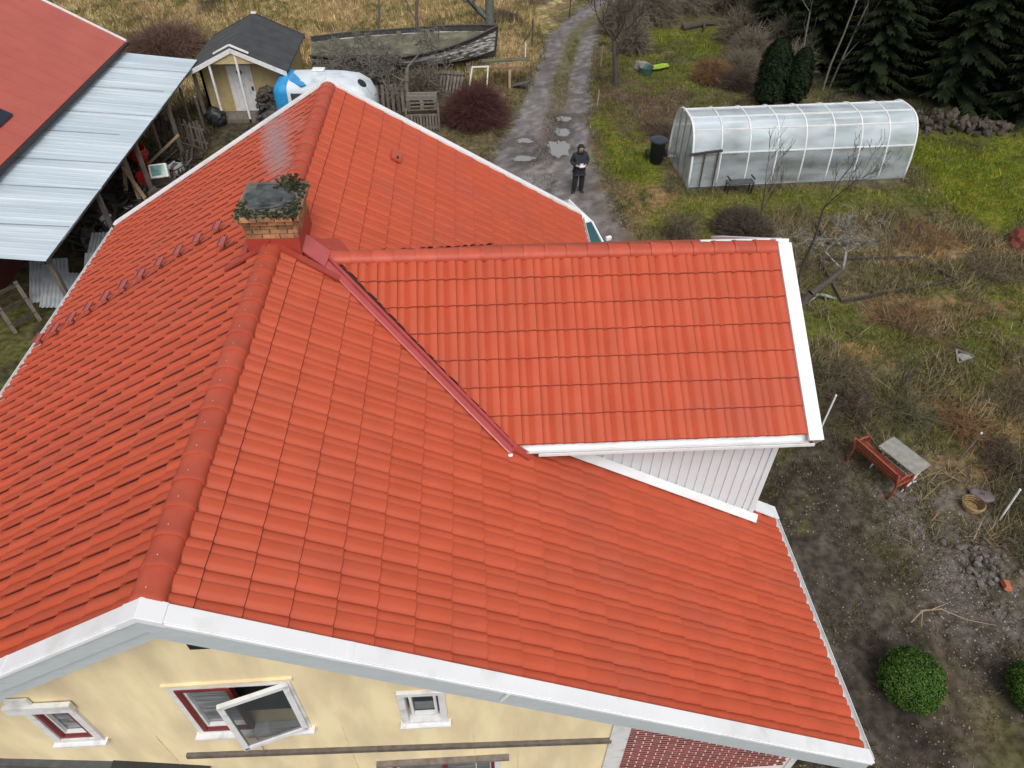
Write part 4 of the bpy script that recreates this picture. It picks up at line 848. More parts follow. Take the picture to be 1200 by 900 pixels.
for k in range(10): MB().lohi((-.62+k*.125, -.50, .02), (-.62+k*.125+.085, -.475, .70)).build('slat', GREYWOOD, t)
for xx in (-.66, .66): MB().lohi((xx-.04, -.52, 0), (xx+.04, -.44, .95)).build('post', GREYWOOD, t); MB().lohi((xx-.03, -.43, .02), (xx+.03, .75, .70)).build('side', GREYWOOD, t)
for zz in (.10, .62): MB().lohi((-.62, -.47, zz), (.62, -.44, zz+.08)).build('rail', GREYWOOD, t)
t = thing('board_screen', 'screen of upright grey boards left of the pallets', 'screen', (-.75, 26.4, 0), R(3))
for k in range(11): MB().box((-1.1+k*.21, random.uniform(-.02, .02), .62), (.13, .03, 1.25+random.uniform(-.15, .1)), (random.uniform(-.12, -.02), random.uniform(-.06, .06), 0)).build('board', GREYWOOD, t)
MB().beam((-1.2, .04, .9), (1.2, .04, .9), .04, .08).build('rail', DARKWOOD, t)
t = thing('white_frame', 'white angular frame standing behind the red bush', 'frame', (3.35, 28.3, 0), R(4))
for s in (-1, 1): MB().beam((s*.42-.08, -.1, 0), (s*.36+.12, .25, 1.15), .05, .05).build('leg', WHITE, t)
MB().beam((-.28, .25, 1.15), (.52, .25, 1.15), .05, .05).build('top_bar', WHITE, t)
t = thing('plank_trestle', 'pale wooden trestle with dark board right of the white frame', 'trestle', (4.8, 29.0, 0), R(-4))
MB().lohi((-.05, -.05, 0), (.06, .06, .9)).build('leg', PALEWOOD, t); MB().beam((-.9, .0, .93), (.6, .0, .98), .14, .06).build('top_board', pmat('tan_plank', (.28, .15, .09), (.2, .11, .07), 9., .8), t); MB().beam((-1.3, .6, 1.0), (.9, .7, 1.1), .35, .05).build('mossy_plank', BOATM, t); MB().beam((.1, .2, .05), (.9, -.1, .35), .4, .03).build('tin_sheet', DARKM, t)
t = thing('pallet_leaning', 'grey slatted pallet leaning below the boat hull', 'pallet', (2.1, 28.6, 0), R(-14))
for k in range(7): MB().box((-.5+k*.16, .1, .45), (.10, .025, .95), (-.5, .1, 0)).build('slat', GREYWOOD, t)
for zz in (.2, .7): MB().beam((-.6, zz*.5-.1, zz), (.6, zz*.5-.1, zz), .06, .08).build('rail', DARKWOOD, t)
for i, (x, y, h, mt, lab) in enumerate(((5.75, 32.4, .9, WHITE, 'short white marker post at the left driveway edge'), (6.3, 35.0, 1.3, DARKWOOD, 'dark fence post with a brace in the dry field'), (9.45, 31.6, 1.0, PALEWOOD, 'pale wooden stake at the right driveway edge by the bare tree'), (8.8, 39.5, 1.1, DARKWOOD, 'dark post at the far left of the driveway bend'), (8.6, 26.8, .7, PALEWOOD, 'thin pale stake beside the driveway moss'))):
    o = thing('post', lab, 'post', (x, y, 0), 0, 'posts along the driveway'); MB().tube([(0, 0, -.1), (.03, 0, h)], [.035, .03], 6).build('shaft', mt, o)
    if i == 1: MB().tube([(0, 0, h*.6), (-.55, -.1, 0)], .03, 5).build('brace', mt, o)

# ------------------------------------------------------------------ car behind the house
car = thing('parked_car', 'white car parked behind the house, only its windscreen corner showing', 'car', (5.86, 14.5, 0), R(202))
def car_ring(y, hw, z0, z1, n=20):
    return [(hw*math.copysign(abs(math.cos(t))**.5, math.cos(t)), y, (z0+z1)/2+(z1-z0)/2*math.copysign(abs(math.sin(t))**.5, math.sin(t))) for t in [2*math.pi*k/n for k in range(n)]]
MB().loft([car_ring(*a_) for a_ in ((-1.78, .70, .40, .80), (-1.70, .84, .28, .95), (-1.2, .90, .22, 1.02), (.6, .90, .22, 1.00), (1.5, .88, .24, .92), (2.0, .80, .30, .78), (2.12, .6, .38, .68))]).build('body', CARW, car, smooth=True)
cab = MB().loft([car_ring(*a_) for a_ in ((-1.55, .72, .9, 1.05), (-1.2, .80, .9, 1.46), (-.2, .80, .9, 1.50), (.25, .79, .9, 1.44), (1.10, .82, .88, .98))]).build('cabin_glass', CARG, car, smooth=True)
MB().loft([car_ring(*a_) for a_ in ((-1.25, .66, 1.36, 1.475), (-.7, .66, 1.38, 1.515), (.2, .64, 1.38, 1.49))]).build('roof', CARW, car, smooth=True)
for s in (-1, 1):
    MB().tube([(s*.70, 1.12, .97), (s*.66, .25, 1.44), (s*.64, -1.2, 1.45), (s*.68, -1.55, 1.02)], .035, 6).build('pillar', CARW if s < 0 else BLACK, car)
    mr = MB().box((s*.99, .72, 1.05), (.20, .12, .15)).build('mirror', CARW, car, bevel=.04); 
    for yy in (-1.32, 1.30):
        wh = MB().lathe([(0, -.09), (.27, -.10), (.31, -.04), (.31, .04), (.27, .10), (0, .09)], 20).build('wheel', RUBBER, car, smooth=True); wh.rotation_euler = (0, math.pi/2, 0); wh.location = (s*.80, yy, .31)
        MB().lathe([(0, .0), (.19, .005), (.20, -.01)], 14).build('rim', CHROME, wh).location = (0, 0, s*.10)
    MB().box((s*.58, 2.02, .66), (.3, .12, .14)).build('headlight', CHROME, car, bevel=.03)
MB().box((0, 2.10, .42), (1.2, .08, .14)).build('bumper', BLACK, car, bevel=.02)

# ------------------------------------------------------------------ greenhouse
ghs = thing('greenhouse', 'arched greenhouse of clear panels with white ribs', 'greenhouse', (10.82, 19.02, 0), R(2.6))
GL, GWD, GHT, NB = 8.3, 2.75, 2.30, 8
def arch(t): a_ = math.pi*t; return (GWD/2-GWD/2*math.copysign(abs(math.cos(a_))**.62, math.cos(a_)), GHT*math.sin(a_)**.80)
M = bpy.data.materials.new('polycarbonate'); M.use_nodes = True; n = M.node_tree.nodes; n['Principled BSDF'].inputs['Base Color'].default_value = (.80, .92, 1, 1); n['Principled BSDF'].inputs['Roughness'].default_value = .16
n['Principled BSDF'].inputs['Alpha'].default_value = .58; n['Principled BSDF'].inputs['Specular IOR Level'].default_value = .7
tn = n.new('ShaderNodeTexNoise'); tn.inputs['Scale'].default_value = 1.1; mr_ = n.new('ShaderNodeMapRange'); mr_.inputs['From Min'].default_value = .35; mr_.inputs['From Max'].default_value = .65; mr_.inputs['To Min'].default_value = .30; mr_.inputs['To Max'].default_value = .56
M.node_tree.links.new(tn.outputs[0], mr_.inputs[0]); M.node_tree.links.new(mr_.outputs[0], n['Principled BSDF'].inputs['Alpha'])
tcg = n.new('ShaderNodeNewGeometry'); mpg = n.new('ShaderNodeMapping'); mpg.inputs['Scale'].default_value = (.5, 1.5, 1.5); M.node_tree.links.new(tcg.outputs['Position'], mpg.inputs[0]); M.node_tree.links.new(mpg.outputs[0], tn.inputs['Vector'])
POLY = M
POLYC = M.copy(); POLYC.name = 'clear_polycarbonate'
for q_ in POLYC.node_tree.nodes:
    if q_.type == 'MAP_RANGE': q_.inputs['To Min'].default_value = .12; q_.inputs['To Max'].default_value = .34
bands = [.0, .17, .33, .46, .54, .67, .83, 1.0]
for k in range(NB):
    x0, x1 = GL*k/NB+.03, GL*(k+1)/NB-.03
    for t0, t1 in zip(bands[:-1], bands[1:]):
        b = MB(); m_ = 4; pts = [arch(t0+(t1-t0)*j/m_) for j in range(m_+1)]
        b.v = [(x, p[0], p[1]) for x in (x0, x1) for p in pts]; b.f = [(j, j+1, m_+2+j, m_+1+j) for j in range(m_)]; b.build('panel', POLY if .15 < t0 < .8 else POLYC, ghs, smooth=True, fix=False)
for k in range(NB+1):
    x = GL*k/NB; b = MB(); pts = [arch(j/22) for j in range(23)]; b.tube([(x, p[0], p[1]+.01) for p in pts], .042 if k in (0, NB) else .030, 6); b.build('rib', WHITE, ghs, smooth=True)
for t in bands:
    p = arch(t); MB().beam((-.02, p[0], p[1]), (GL+.02, p[0], p[1]), .045, .045).build('purlin', WHITE, ghs)
for x, nm in ((0, 'end_wall'), (GL, 'end_wall')):
    b = MB(); pts = [arch(j/16) for j in range(17)]; b.add([(x, p[0], p[1]) for p in pts], [tuple(range(17))]); b.build(nm, POLY, ghs, fix=False)
    for yy in (.75, 1.38, 2.0): MB().beam((x, yy, 0), (x, yy, arch(.5)[1]-.1), .04, .04).build('end_post', CHROME, ghs)
MB().lohi((.2, .35, -.05), (GL-.2, 1.05, .28)).build('plant_bed', pmat('bed_soil', (.06, .045, .03), (.09, .085, .04), 5., .95, .6, 20.), ghs); MB().lohi((.2, 1.7, -.05), (GL-.2, 2.4, .28)).build('plant_bed', MATS['bed_soil'], ghs)
MB().lohi((-.02, -.03, -.05), (GL, .0, .12)).build('base_board', CHROME, ghs)
for q_ in range(9):      # withered plants inside
    x, y = .7+q_*.85, random.choice((.7, 2.05)); bb = MB()
    for _ in range(60):
        a_ = random.uniform(0, 6.28); r_ = random.uniform(.1, .5); h_ = random.uniform(.2, .8); bb.tube([(x, y, .25), (x+r_*.5*math.cos(a_), y+r_*.4*math.sin(a_), .25+h_*.7), (x+r_*math.cos(a_), y+r_*.7*math.sin(a_), .25+h_)], [.012, .010, .006], 3)
    bb.build('withered_plant', BARKG if q_ % 2 else MOSS, ghs)
t = thing('garden_arch', 'small dark wooden arch leaning at the greenhouse corner', 'arch', (11.18, 18.85, 0), R(2))
for xx in (0, .48): MB().beam((xx, 0, 0), (xx+.08, .25, 1.45), .05, .05).build('post', DARKWOOD, t)
MB().beam((-.5, .24, 1.34), (.68, .24, 1.46), .06, .08).build('crossbar', DARKWOOD, t)
t = thing('slatted_bench', 'small grey slatted bench in front of the greenhouse', 'bench', (12.62, 18.72, 0), R(4))
for k in range(4): MB().lohi((-.5, -.16+k*.09, .43), (.5, -.16+k*.09+.07, .46)).build('seat_slat', DARKM, t)
for sx in (-.45, .45):
    for sy in (-.12, .14): MB().beam((sx, sy, -.02), (sx, sy, .43), .04, .04).build('leg', BLACK, t)
    MB().beam((sx, -.16, .60), (sx, .18, .60), .04, .04).build('armrest', BLACK, t)
MB().lathe([(0, 0), (.24, .0), (.30, .86), (.33, .88), (.33, .93), (.0, 1.0)], 18).build('wheelie_bin', BIN, smooth=True)
bin_ = bpy.data.objects['wheelie_bin']; bin_.name = 'bin_body'; t = thing('wheelie_bin', 'dark blue lidded rubbish bin left of the greenhouse', 'bin', (10.1, 21.25, 0)); bin_.parent = t
MB().lathe([(0, 1.02), (.34, .95), (.35, .90), (.30, .90)], 18).build('lid', BIN, t)
for s in (-1, 1): wh = MB().lathe([(0, -.04), (.14, -.05), (.16, 0), (.14, .05), (0, .04)], 12).build('wheel', RUBBER, t); wh.rotation_euler = (0, math.pi/2, 0); wh.location = (s*.36, .1, .35)

# ------------------------------------------------------------------ right-hand garden objects
t = thing('garden_bench', 'rust red iron garden bench beside the white-legged table', 'bench', (11.83, 5.45, gh_(11.83, 5.45)), R(-67))
for k in range(4): MB().lohi((-.58, -.02+k*.10, .42), (.58, .06+k*.10, .445)).build('seat_slat', RUST, t)
for k in range(3): MB().box((0, -.08-k*.045, .55+k*.12), (1.16, .025, .09), (.35, 0, 0)).build('back_slat', RUST, t)
for s in (-1, 1):
    b = MB(); b.tube([(s*.62, .40, 0), (s*.62, .34, .25), (s*.62, .40, .43), (s*.62, .38, .62), (s*.62, .1, .68), (s*.62, -.10, .58)], .03, 6); b.tube([(s*.62, -.12, 0), (s*.62, -.02, .25), (s*.62, -.06, .45), (s*.62, -.20, .85)], .03, 6); b.tube([(s*.62, -.04, .40), (s*.62, .38, .42)], .028, 6)
    b.build('iron_end', RUST, t, smooth=True)
    for q in range(3): MB().tube([(s*.62, .02+q*.12, .42), (s*.62, .05+q*.11, .65)], .018, 5).build('scroll', RUST, t)
t = thing('garden_table', 'grey slab table on white cast iron legs', 'table', (12.40, 5.50, gh_(12.4, 5.5)), R(-63))
MB().box((0, 0, .70), (.98, .52, .04), (.05, 0, 0)).build('table_top', CONC, t, bevel=.008)
for s in (-1, 1):
    b = MB(); x = s*.42
    b.tube([(x, -.26, .68), (x, -.14, .55), (x, 0, .46), (x, .14, .55), (x, .26, .68)], .022, 6); b.tube([(x, 0, .46), (x, 0, .22)], .026, 6); b.tube([(x, -.26, 0), (x, -.20, .12), (x, 0, .22), (x, .20, .12), (x, .26, 0)], .022, 6)
    b.build('leg', IRON, t, smooth=True)
MB().beam((-.42, 0, .3), (.42, 0, .3), .025, .025).build('stretcher', IRON, t)
for i, (x, y, dx, dy, dz, lab) in enumerate(((11.31, 7.05, .14, .18, .9, 'pale stake beside the dormer verge corner'), (14.08, 5.8, .25, .12, .85, 'grey stake in the scrub right of the slab table'), (14.17, 4.15, .10, .15, .85, 'white-tipped stake near the round lid'))):
    o = thing('garden_stake', lab, 'stake', (x, y, 0), 0, 'stakes in the garden scrub'); MB().tube([(0, 0, -.1), (dx, dy, dz)], .022, 6).build('shaft', GREYWOOD if i == 1 else WHITEW, o); MB().tube([(dx, dy, dz), (dx*1.03, dy*1.03, dz*1.04)], .026, 6).build('tip', WHITEW, o)
t = thing('round_lid', 'round mauve-grey lid lying in the scrub', 'lid', (14.05, 4.75, gh_(14.05, 4.75)+.12)); t.rotation_euler = (-.3, .1, 0); MB().lathe([(0, .02), (.22, .02), (.25, 0), (.25, -.03)], 20).build('disc', pmat('lid_mauve', (.20, .16, .18), (.15, .12, .13), 9., .7), t); MB().lathe([(0, .04), (.05, .04), (.05, .02)], 10).build('knob', DARKM, t)
t = thing('wicker_basket', 'round straw basket next to the mauve lid', 'basket', (13.68, 4.48, gh_(13.68, 4.48)))
for k in range(4): MB().lathe([(.16+k*.018, .02+k*.05), (.19+k*.018, .045+k*.05), (.16+k*.018, .07+k*.05)], 16).build('weave_ring', pmat('straw', (.34, .23, .10), (.18, .11, .05), 20., .9, .5, 60.), t)
MB().lathe([(0, .02), (.17, .03)], 14).build('bottom', MATS['straw'], t)
o = MB().lohi((-.12, -.06, 0), (.12, .06, .10)).build('loose_brick', pmat('orange_brick', (.50, .15, .08), (.42, .12, .06), 12., .85, .3, 60.), bevel=.008); o.location = (13.3, 2.52, gh_(13.3, 2.52)+.06); o.rotation_euler = (.2, .3, 1.2); tag(o, 'single orange brick lying on the rubble', 'brick')
t = thing('rubble_heap', 'small heap of pale stones beside the orange brick', 'rubble', (13.25, 3.1, 0))
rk = []
for q in range(4):
    bm = bmesh.new(); bmesh.ops.create_icosphere(bm, subdivisions=1, radius=1)
    for v in bm.verts: v.co *= random.uniform(.7, 1.15)
    me = bpy.data.meshes.new('stone'); bm.to_mesh(me); bm.free(); me.materials.append(STONE); rk.append(me)
def stones(root, n, sx, sy, r0, r1, h, seed):
    rr = random.Random(seed)
    for _ in range(n):
        o = link('stone', rr.choice(rk), root); r_ = rr.uniform(r0, r1); x, y = rr.gauss(0, sx), rr.gauss(0, sy)
        o.location = (x, y, r_*.4+max(0, h*(1-math.hypot(x/sx, y/sy)/2.2))*rr.random()); o.scale = (r_, r_*rr.uniform(.7, 1), r_*rr.uniform(.55, .9)); o.rotation_euler = (rr.random()*3, rr.random()*3, rr.random()*6)
stones(t, 60, .35, .45, .04, .10, .12, 4)
t = thing('stone_wall', 'low tumbled field-stone wall at the forest edge', 'stone wall', (23.2, 24.0, 0), R(-14)); stones(t, 150, 1.5, .35, .10, .24, .7, 9)
DST = pmat('dark_stone', (.085, .065, .05), (.045, .04, .032), 5., .95, .6, 30., rnd=.4)
for q_ in list(t.children):
    if len(q_.data.materials): q_.material_slots[0].link = 'OBJECT'; q_.material_slots[0].material = DST
tag(crumple('rusty_mound', .62, pmat('rust_mound', (.22, .05, .03), (.12, .03, .02), 6., .85, .5, 20.), (21.15, 14.75, .15), .8, 12), 'rust red rounded mound at the right edge of the garden', 'mound')
def raised_bed(pts, label):
    t = thing('raised_bed', label, 'raised bed', (0, 0, 0), 0, 'raised beds in the garden')
    for p, q in zip(pts, pts[1:]+pts[:1]): MB().beam((*p, gh_(*p)+.03), (*q, gh_(*q)+.03), .06, .16).build('side_board', DARKWOOD, t)
raised_bed([(13.8, 12.0), (17.75, 12.9), (17.2, 14.2), (13.95, 14.2)], 'timber-edged garden bed beside the lichen-grey apple tree')
raised_bed([(14.6, 15.0), (16.9, 15.2), (16.9, 16.6), (14.6, 16.5)], 'sunken timber bed between apple tree and greenhouse')
t = thing('cut_branch', 'pale bent branch lying on the grass patch by the path', 'branch', (11.6, 2.05, gh_(11.6, 2.05)+.04)); b = MB(); b.tube([(-.5, -.15, .02), (-.2, .05, .08), (.2, .08, .05), (.6, -.15, .02), (1.1, -.3, .03)], [.012, .016, .014, .01, .006], 5); b.build('stem', PALEWOOD, t); MB().tube([(-.2, .05, .08), (-.35, -.25, .04)], [.01, .005], 5).build('fork', PALEWOOD, t); MB().tube([(.0, .07, .07), (.4, .2, .05)], [.01, .005], 5).build('fork', PALEWOOD, t)
t = thing('broken_frame', 'small pale broken frame lying in the garden grass', 'frame', (16.15, 9.25, gh_(16.15, 9.25)+.05), .3); MB().beam((-.3, 0, 0), (.3, .05, .02), .05, .03).build('bar', GREYWOOD, t); MB().beam((-.3, 0, 0), (-.1, .35, .15), .05, .03).build('bar', GREYWOOD, t); MB().beam((-.1, .35, .15), (.3, .05, .02), .04, .03).build('bar', GREYWOOD, t); MB().box((.0, .12, .04), (.35, .25, .03)).build('panel', CONC, t)
t = thing('fallen_log', 'dark fallen log across the far grass clearing', 'log', (16.7, 37.6, .12), R(18)); MB().tube([(-2.0, 0, 0), (-.5, .15, .05), (.8, .0, .02), (2.1, .25, .05)], [.17, .16, .14, .10], 8).build('trunk', BARK, t); MB().tube([(-.5, .15, .05), (-1.2, -.9, .15)], [.09, .05], 6).build('stub', BARK, t)
t = thing('plastic_sled', 'lime green plastic sled on the litter by the bare tree', 'sled', (12.3, 31.0, .15), R(25)); MB().loft([[(x, -w_, .06), (x, -w_*.8, 0), (x, w_*.8, 0), (x, w_, .06), (x, w_*.8, .02), (x, -w_*.8, .02)] for x, w_ in ((-.5, .2), (-.2, .26), (.3, .24), (.55, .1))]).build('shell', pmat('lime_plastic', (.30, .42, .03), (.22, .33, .02), 6., .45), t)
t = thing('tub', 'grey-green plastic tub beside the lime sled', 'tub', (11.5, 30.6, .0), .2); MB().lathe([(0, .02), (.28, .0), (.36, .32), (.38, .32), (.38, .35), (.34, .34), (.26, .05), (0, .05)], 14).build('shell', pmat('tub_green', (.07, .14, .11), (.05, .09, .08), 7., .5), t); MB().box((0, .5, .2), (.6, .4, .35), (0, .2, .3)).build('grey_lump', CONC, t)

# ------------------------------------------------------------------ person
def skin_obj(name, joints, edges, mat, parent, sub=2):
    me = bpy.data.meshes.new(name+'_cage'); me.from_pydata([j[:3] for j in joints], edges, []); o = bpy.data.objects.new(name+'_cage', me); COL.objects.link(o)
    md = o.modifiers.new('skin', 'SKIN'); md.use_smooth_shade = True
    for i, j in enumerate(joints):
        sv = me.skin_vertices[0].data[i]; r_ = j[3]; sv.radius = (r_, r_) if not hasattr(r_, '__len__') else r_; sv.use_root = (i == 0)
    o.modifiers.new('sub', 'SUBSURF').levels = sub; o.modifiers['sub'].render_levels = sub
    dg = bpy.context.evaluated_depsgraph_get(); m2 = bpy.data.meshes.new_from_object(o.evaluated_get(dg)); bpy.data.objects.remove(o)
    m2.name = name; m2.materials.clear(); m2.materials.append(mat); q = bpy.data.objects.new(name, m2); COL.objects.link(q); q.parent = parent
    m2.polygons.foreach_set('use_smooth', [True]*len(m2.polygons)); return q
per = thing('person', 'person in black hooded jacket and trousers standing on the driveway holding a white controller', 'person', (6.79, 19.18, gh_(6.79, 19.18)), R(8))
# body faces -Y; joints: (x, y, z, radius)
J = [(0, .02, .95, .13), (0, .02, 1.15, .13), (0, .03, 1.36, .14), (0, .01, 1.50, .06), (0, -.02, 1.58, .08), (0, -.04, 1.68, .10), (0, -.03, 1.76, .07),
     (.10, .02, .90, .09), (.12, .0, .50, .065), (.13, .03, .09, .045), (.13, -.04, .05, .03), (-.10, .02, .90, .09), (-.13, -.02, .50, .065), (-.16, .0, .09, .045), (-.18, -.05, .05, .03),
     (.19, .03, 1.42, .07), (.27, .04, 1.16, .052), (.15, -.20, 1.10, .04), (.07, -.27, 1.11, .035), (-.19, .03, 1.42, .07), (-.27, .04, 1.16, .052), (-.15, -.20, 1.10, .04), (-.07, -.27, 1.11, .035)]
Ed = [(0,1), (1,2), (2,3), (3,4), (4,5), (5,6), (0,7), (7,8), (8,9), (9,10), (0,11), (11,12), (12,13), (13,14), (2,15), (15,16), (16,17), (17,18), (2,19), (19,20), (20,21), (21,22)]
body = skin_obj('body', J, Ed, SKIN, per)
for s in (-1, 1):
    for q in range(4):      # fingers closing round the controller, thumb on top
        skin_obj('finger', [(s*.075-s*.0, -.275-.012*0, 1.125-q*.018, .009), (s*.055, -.315, 1.120-q*.018, .0085), (s*.035, -.325, 1.118-q*.017, .007)], [(0,1), (1,2)], SKIN, body, 1)
    skin_obj('thumb', [(s*.075, -.27, 1.135, .010), (s*.06, -.29, 1.155, .009), (s*.045, -.31, 1.158, .008)], [(0,1), (1,2)], SKIN, body, 1)
    MB().lathe([(0, .012), (.012, 0), (0, -.012)], 8, (s*.035, -.128, 1.695)).build('eye', BLACK, body)
MB().lathe([(0, .03), (.012, .0), (.014, -.01), (0, -.015)], 8, (0, -.145, 1.665)).build('nose', SKIN, body)
MB().box((0, -.132, 1.63), (.05, .012, .010)).build('mouth', RUST, body)
jk = [(0, .02, .92, .21), (0, .02, 1.12, .205), (0, .03, 1.34, .21), (0, .03, 1.47, .12), (0, .04, 1.545, .085), (.20, .03, 1.41, .105), (.29, .05, 1.16, .095), (.165, -.18, 1.10, .068), (-.20, .03, 1.41, .105), (-.29, .05, 1.16, .095), (-.165, -.18, 1.10, .068), (0, .02, .80, .20)]
skin_obj('jacket', jk, [(0,1), (1,2), (2,3), (3,4), (2,5), (5,6), (6,7), (2,8), (8,9), (9,10), (0,11)], CLOTHN, per)
skin_obj('trousers', [(0, .02, .93, .14), (.10, .02, .86, .125), (.125, .0, .50, .108), (.13, .03, .05, .085), (-.10, .02, .86, .125), (-.135, -.02, .50, .108), (-.16, .0, .05, .085)], [(0,1), (1,2), (2,3), (0,4), (4,5), (5,6)], CLOTH, per)
# hood: open shell round the head
b = MB(); rings = []
for i in range(8):
    th = R(-10+i*27)
    rings.append([Vector((.135*math.cos(ph)*(1 if i else 1), .0+.145*math.sin(ph)*math.sin(th)+.02-.0, 1.66+.135*math.cos(th)*math.sin(ph)+.02)) for ph in [math.pi*j/10 for j in range(11)]])
hood = MB()
for i in range(9):
    a_ = R(-56+i*29); hood.v += [(.128*math.sin(p_)*1.0, -.03-.135*math.cos(p_)*0+.145*math.cos(p_)*-.0+.15*math.sin(a_)*math.cos(p_)*1.0+.02, 1.665+.165*math.cos(a_)*math.cos(p_)) for p_ in [R(-88+k*17.6) for k in range(11)]]
hood.f += [(i*11+k, i*11+k+1, (i+1)*11+k+1, (i+1)*11+k) for i in range(8) for k in range(10)]
ho = hood.build('hood', CLOTH, per, smooth=True); so_m = ho.modifiers.new('thick', 'SOLIDIFY'); so_m.thickness = .025
MB().tube([(0.09, .05, 1.52), (0.13, -.03, 1.55), (.06, -.11, 1.54), (-.06, -.11, 1.54), (-.13, -.03, 1.55), (-.09, .05, 1.52)], .035, 6).build('collar', CLOTH, per, smooth=True)
for s, x, y, rz in ((1, .13, -.03, .1), (-1, -.18, -.05, -.4)):
    sh = MB().loft([[(x_*w_*1.25, y_, z_) for x_, z_ in ((-1, .0), (1, .0), (1, h_*.6), (.5, h_), (-.5, h_), (-1, h_*.6))] for y_, w_, h_ in ((.10, .04, .10), (.02, .045, .11), (-.10, .048, .07), (-.17, .035, .04))]).build('shoe', BLACK, per, smooth=False); sh.location = (x, y+.03, .0); sh.rotation_euler = (0, 0, rz)
    MB().lohi((-.048, -.17, .0), (.048, .10, .018)).build('sole', WHITE, sh)
t = thing('remote_controller', 'small white remote controller held by the person in black', 'controller', (0, 0, 0)); 
Rm = Matrix.Translation(per.location) @ Matrix.Rotation(R(8), 4, 'Z'); t.matrix_world = Rm @ Matrix.Translation((0, -.30, 1.125))
MB().box((0, 0, 0), (.19, .09, .045), (.3, 0, 0)).build('shell', WHITE, t, bevel=.012)
for s in (-1, 1): MB().lathe([(0, .035), (.010, .03), (.012, 0)], 8, (s*.05, 0, .022)).build('stick', BLACK, t)
MB().box((0, .06, .04), (.12, .02, .06), (.3, 0, 0)).build('phone_clip', WHITE, t)

# ------------------------------------------------------------------ vegetation
def seg_mesh(name, P0, P1, R0, R1, mat, n=3):
    """numpy tapered prisms for many twigs at once"""
    P0 = np.asarray(P0, float); P1 = np.asarray(P1, float); R0 = np.asarray(R0)[:, None]; R1 = np.asarray(R1)[:, None]
    d = P1-P0; d /= np.linalg.norm(d, axis=1, keepdims=True)+1e-9; ref = np.where(np.abs(d[:, 2:3]) > .9, np.array([[1., 0, 0]]), np.array([[0, 0, 1.]]))
    a = np.cross(d, ref); a /= np.linalg.norm(a, axis=1, keepdims=True)+1e-9; b = np.cross(d, a); k = len(P0); V = np.zeros((k, 2*n, 3))
    for j in range(n):
        t = 2*math.pi*j/n; o = a*math.cos(t)+b*math.sin(t); V[:, j] = P0+o*R0; V[:, n+j] = P1+o*R1
    base = np.arange(k)[:, None]*2*n; F = []
    for j in range(n): F.append(np.concatenate([base+j, base+(j+1) % n, base+n+(j+1) % n, base+n+j], 1))
    return np_mesh(name, V.reshape(-1, 3), np.concatenate(F), mat, smooth=True)
def grow(p, d, L, r, depth, segs, rr, spread=.6, up_=.15, nseg=3, kids=(3, 4), taper=.62, wob=.18, shrink=.66):
    """recursive bare branch; fills segs with (p0, p1, r0, r1)"""
    pts = [p]; rad = [r]; dd = d.copy()
    for i in range(nseg):
        dd = dd+np.array([rr.gauss(0, wob), rr.gauss(0, wob), rr.gauss(0, wob)+up_*.3]); dd /= np.linalg.norm(dd); pts.append(pts[-1]+dd*L/nseg); rad.append(r*(1-(1-taper)*(i+1)/nseg))
    for i in range(nseg): segs.append((pts[i], pts[i+1], rad[i], rad[i+1]))
    if depth <= 0: return
    for k in range(rr.randint(*kids)):
        i = rr.randint(1, nseg) if k else nseg; t = np.array([rr.gauss(0, 1), rr.gauss(0, 1), rr.gauss(0, .6)+up_]); t -= dd*t.dot(dd)*.6; t /= np.linalg.norm(t)
        nd = dd*(1-spread)+t*spread; nd /= np.linalg.norm(nd); grow(pts[i], nd, L*shrink*rr.uniform(.7, 1.15), rad[i]*rr.uniform(.5, .72), depth-1, segs, rr, spread, up_, max(2, nseg-1) if depth < 2 else nseg, kids, taper, wob, shrink)
def bare_tree(name, label, loc, d0, L, r, depth, seed, mat=BARK, cat='tree', group=None, min_r=.0045, tmat=None, **kw):
    rr = random.Random(seed); segs = []; t = thing(name, label, cat, (loc[0], loc[1], gh_(loc[0], loc[1])-.05), 0, group)
    grow(np.zeros(3), np.array(d0, float)/np.linalg.norm(d0), L, r, depth, segs, rr, **kw)
    n1 = kw.get('nseg', 3)
    for nm, sel, n in (('trunk', segs[:n1], 9), ('crown', segs[n1:], 4)):
        if sel:
            me = seg_mesh(nm, [s[0] for s in sel], [s[1] for s in sel], [max(min_r, s[2]) for s in sel], [max(min_r, s[3]) for s in sel], (tmat or mat) if nm == 'trunk' else mat, n); link(nm, me, t)
    return t
